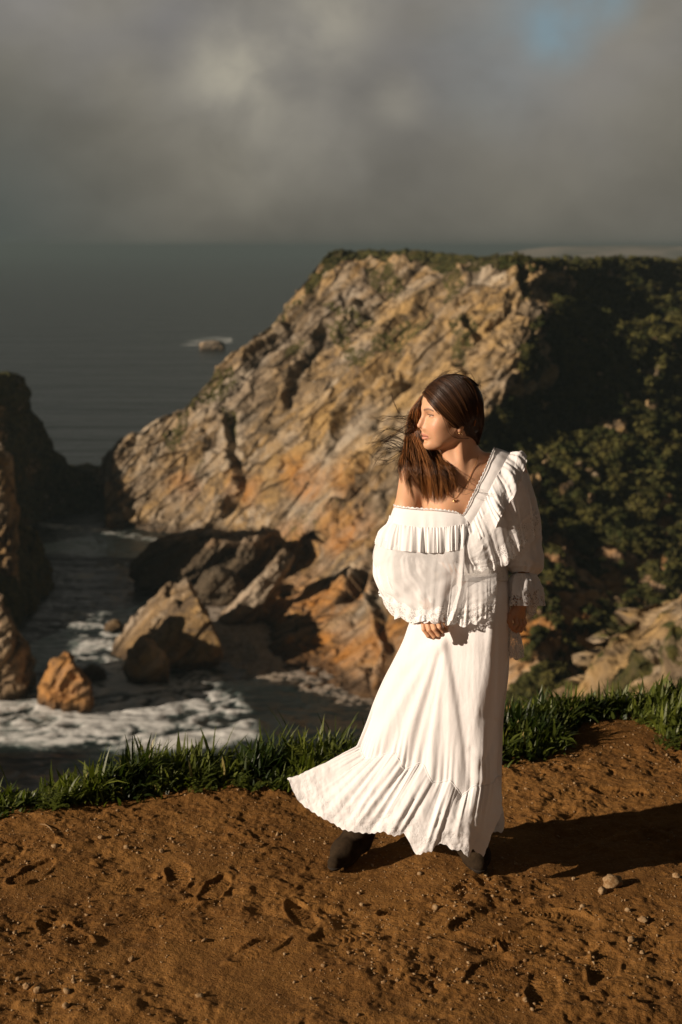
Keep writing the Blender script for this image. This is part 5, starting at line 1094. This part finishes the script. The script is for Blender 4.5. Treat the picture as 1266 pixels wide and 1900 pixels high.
for i in range(46):       # fine hairs lifting off the crown and the back
    a = Gh.uniform(-.9, 1.25); u0 = EC+HR.T@(ER*np.array([-math.sin(a), Gh.uniform(-.2, .35), math.cos(a)])); tg = HR.T@np.array([-math.cos(a), 0, -math.sin(a)])*Gh.choice([-1, 1], p=[.45, .55]); up = (u0-EC)/np.linalg.norm(u0-EC); l_ = Gh.uniform(.02, .05)
    strand([u0-up*.004, u0+tg*l_*.4+up*.004, u0+tg*l_*.8+up*Gh.uniform(.002, .012), u0+tg*l_*1.2+up*Gh.uniform(-.004, .014)], 9, .00035, .3, .5, .0003)
for x0 in (818, 822, 826, 829):   # wisps before the ear
    o_ = Gh.normal(0, 1.5); w3 = [onhead(np.array(x0+o_), np.array(768.), 1.0), onskin(x0+8+o_, 787, .003), onskin(x0+14+o_, 802, .003), onskin(x0+26+o_, 812, .004), Q(870, 814, -.06)]; strand(w3, 16, .0006, .45, .5, .0004)
# strands toned pale: a highlight painted in at the back of the head
for i in range(10):
    k3 = np.array([(862,701),(877,716),(885,740),(886,765),(880,790)], float)+Gh.normal(0, .8, (1, 2)); strand(onhead(k3[:, 0], k3[:, 1], 1.035), 16, .0007, .95, .6, .0002)
tubes('strands', paths, rads, HAIR, hair, 4, attrs=tones)
# jewellery
n = M('gold', .25, .5); n.b.inputs['Base Color'].default_value = (.75, .5, .22, 1); n.b.inputs['Metallic'].default_value = 1; GOLD = n.mat
nk = [onskin(x, y, .0015) for x, y in [(887,846),(884,858),(878,872),(872,885),(866,897),(858,908),(851,918),(846,924),(843,925),(838,922),(830,914),(820,900)]]
neck_ = tubes('necklace', [cr(np.array(nk), np.linspace(0, 1, 70))], [np.full(70, .0007)], GOLD, person)
pc = onskin(843, 929, .004); pv, pf = [], []
for k in range(5):
    a = k*2*math.pi/5; paths_ = np.array([pc, pc+np.array([math.cos(a)*.004, -.001, math.sin(a)*.004]), pc+np.array([math.cos(a+.5)*.008, -.0015, math.sin(a+.5)*.008])]); pv.append(paths_); pf.append(np.array([.0016, .0012, .0004]))
tubes('pendant', pv, pf, GOLD, neck_)
ec_ = H(-.003, .077, -.054); tubes('earring', [ec_+.0045*np.stack([np.cos(q)*HR[0][0]+0*q, np.cos(q)*HR[0][1], np.sin(q)], -1) for q in [np.linspace(0, 6.28, 20)]], [np.full(20, .0009)], GOLD, person)
rc = (lk_[1]+Q(971, 1159, -.054))/2; dr = Q(971, 1159, -.054)-lk_[1]; dr /= np.linalg.norm(dr); a1_ = np.cross(dr, [0, 1, 0]); a1_ /= np.linalg.norm(a1_); a2_ = np.cross(dr, a1_); q = np.linspace(0, 6.28, 24)[:, None]
tubes('ring', [rc+.0090*(np.cos(q)*a1_+np.sin(q)*a2_)], [np.full(24, .0010)], GOLD, person)
# ================================================================= SEA HAZE: one closed box of even air round everything but the sky
bm = bmesh.new(); bmesh.ops.create_cube(bm, size=1); me = bpy.data.meshes.new('haze'); bm.to_mesh(me); bm.free(); haze = bpy.data.objects.new('haze', me); col.objects.link(haze)
haze.scale = (62000, 50000, 112); haze.location = (0, 21000, -93.5+56); tag(haze, 'thin sea haze in front of the horizon', 'haze', kind='stuff')
m = bpy.data.materials.new('haze'); m.use_nodes = True; nt = m.node_tree; nt.nodes.clear(); o_ = nt.nodes.new('ShaderNodeOutputMaterial'); v_ = nt.nodes.new('ShaderNodeVolumePrincipled')
v_.inputs['Density'].default_value = .00021; v_.inputs['Color'].default_value = (.155, .205, .212, 1); nt.links.new(v_.outputs[0], o_.inputs['Volume']); me.materials.append(m)
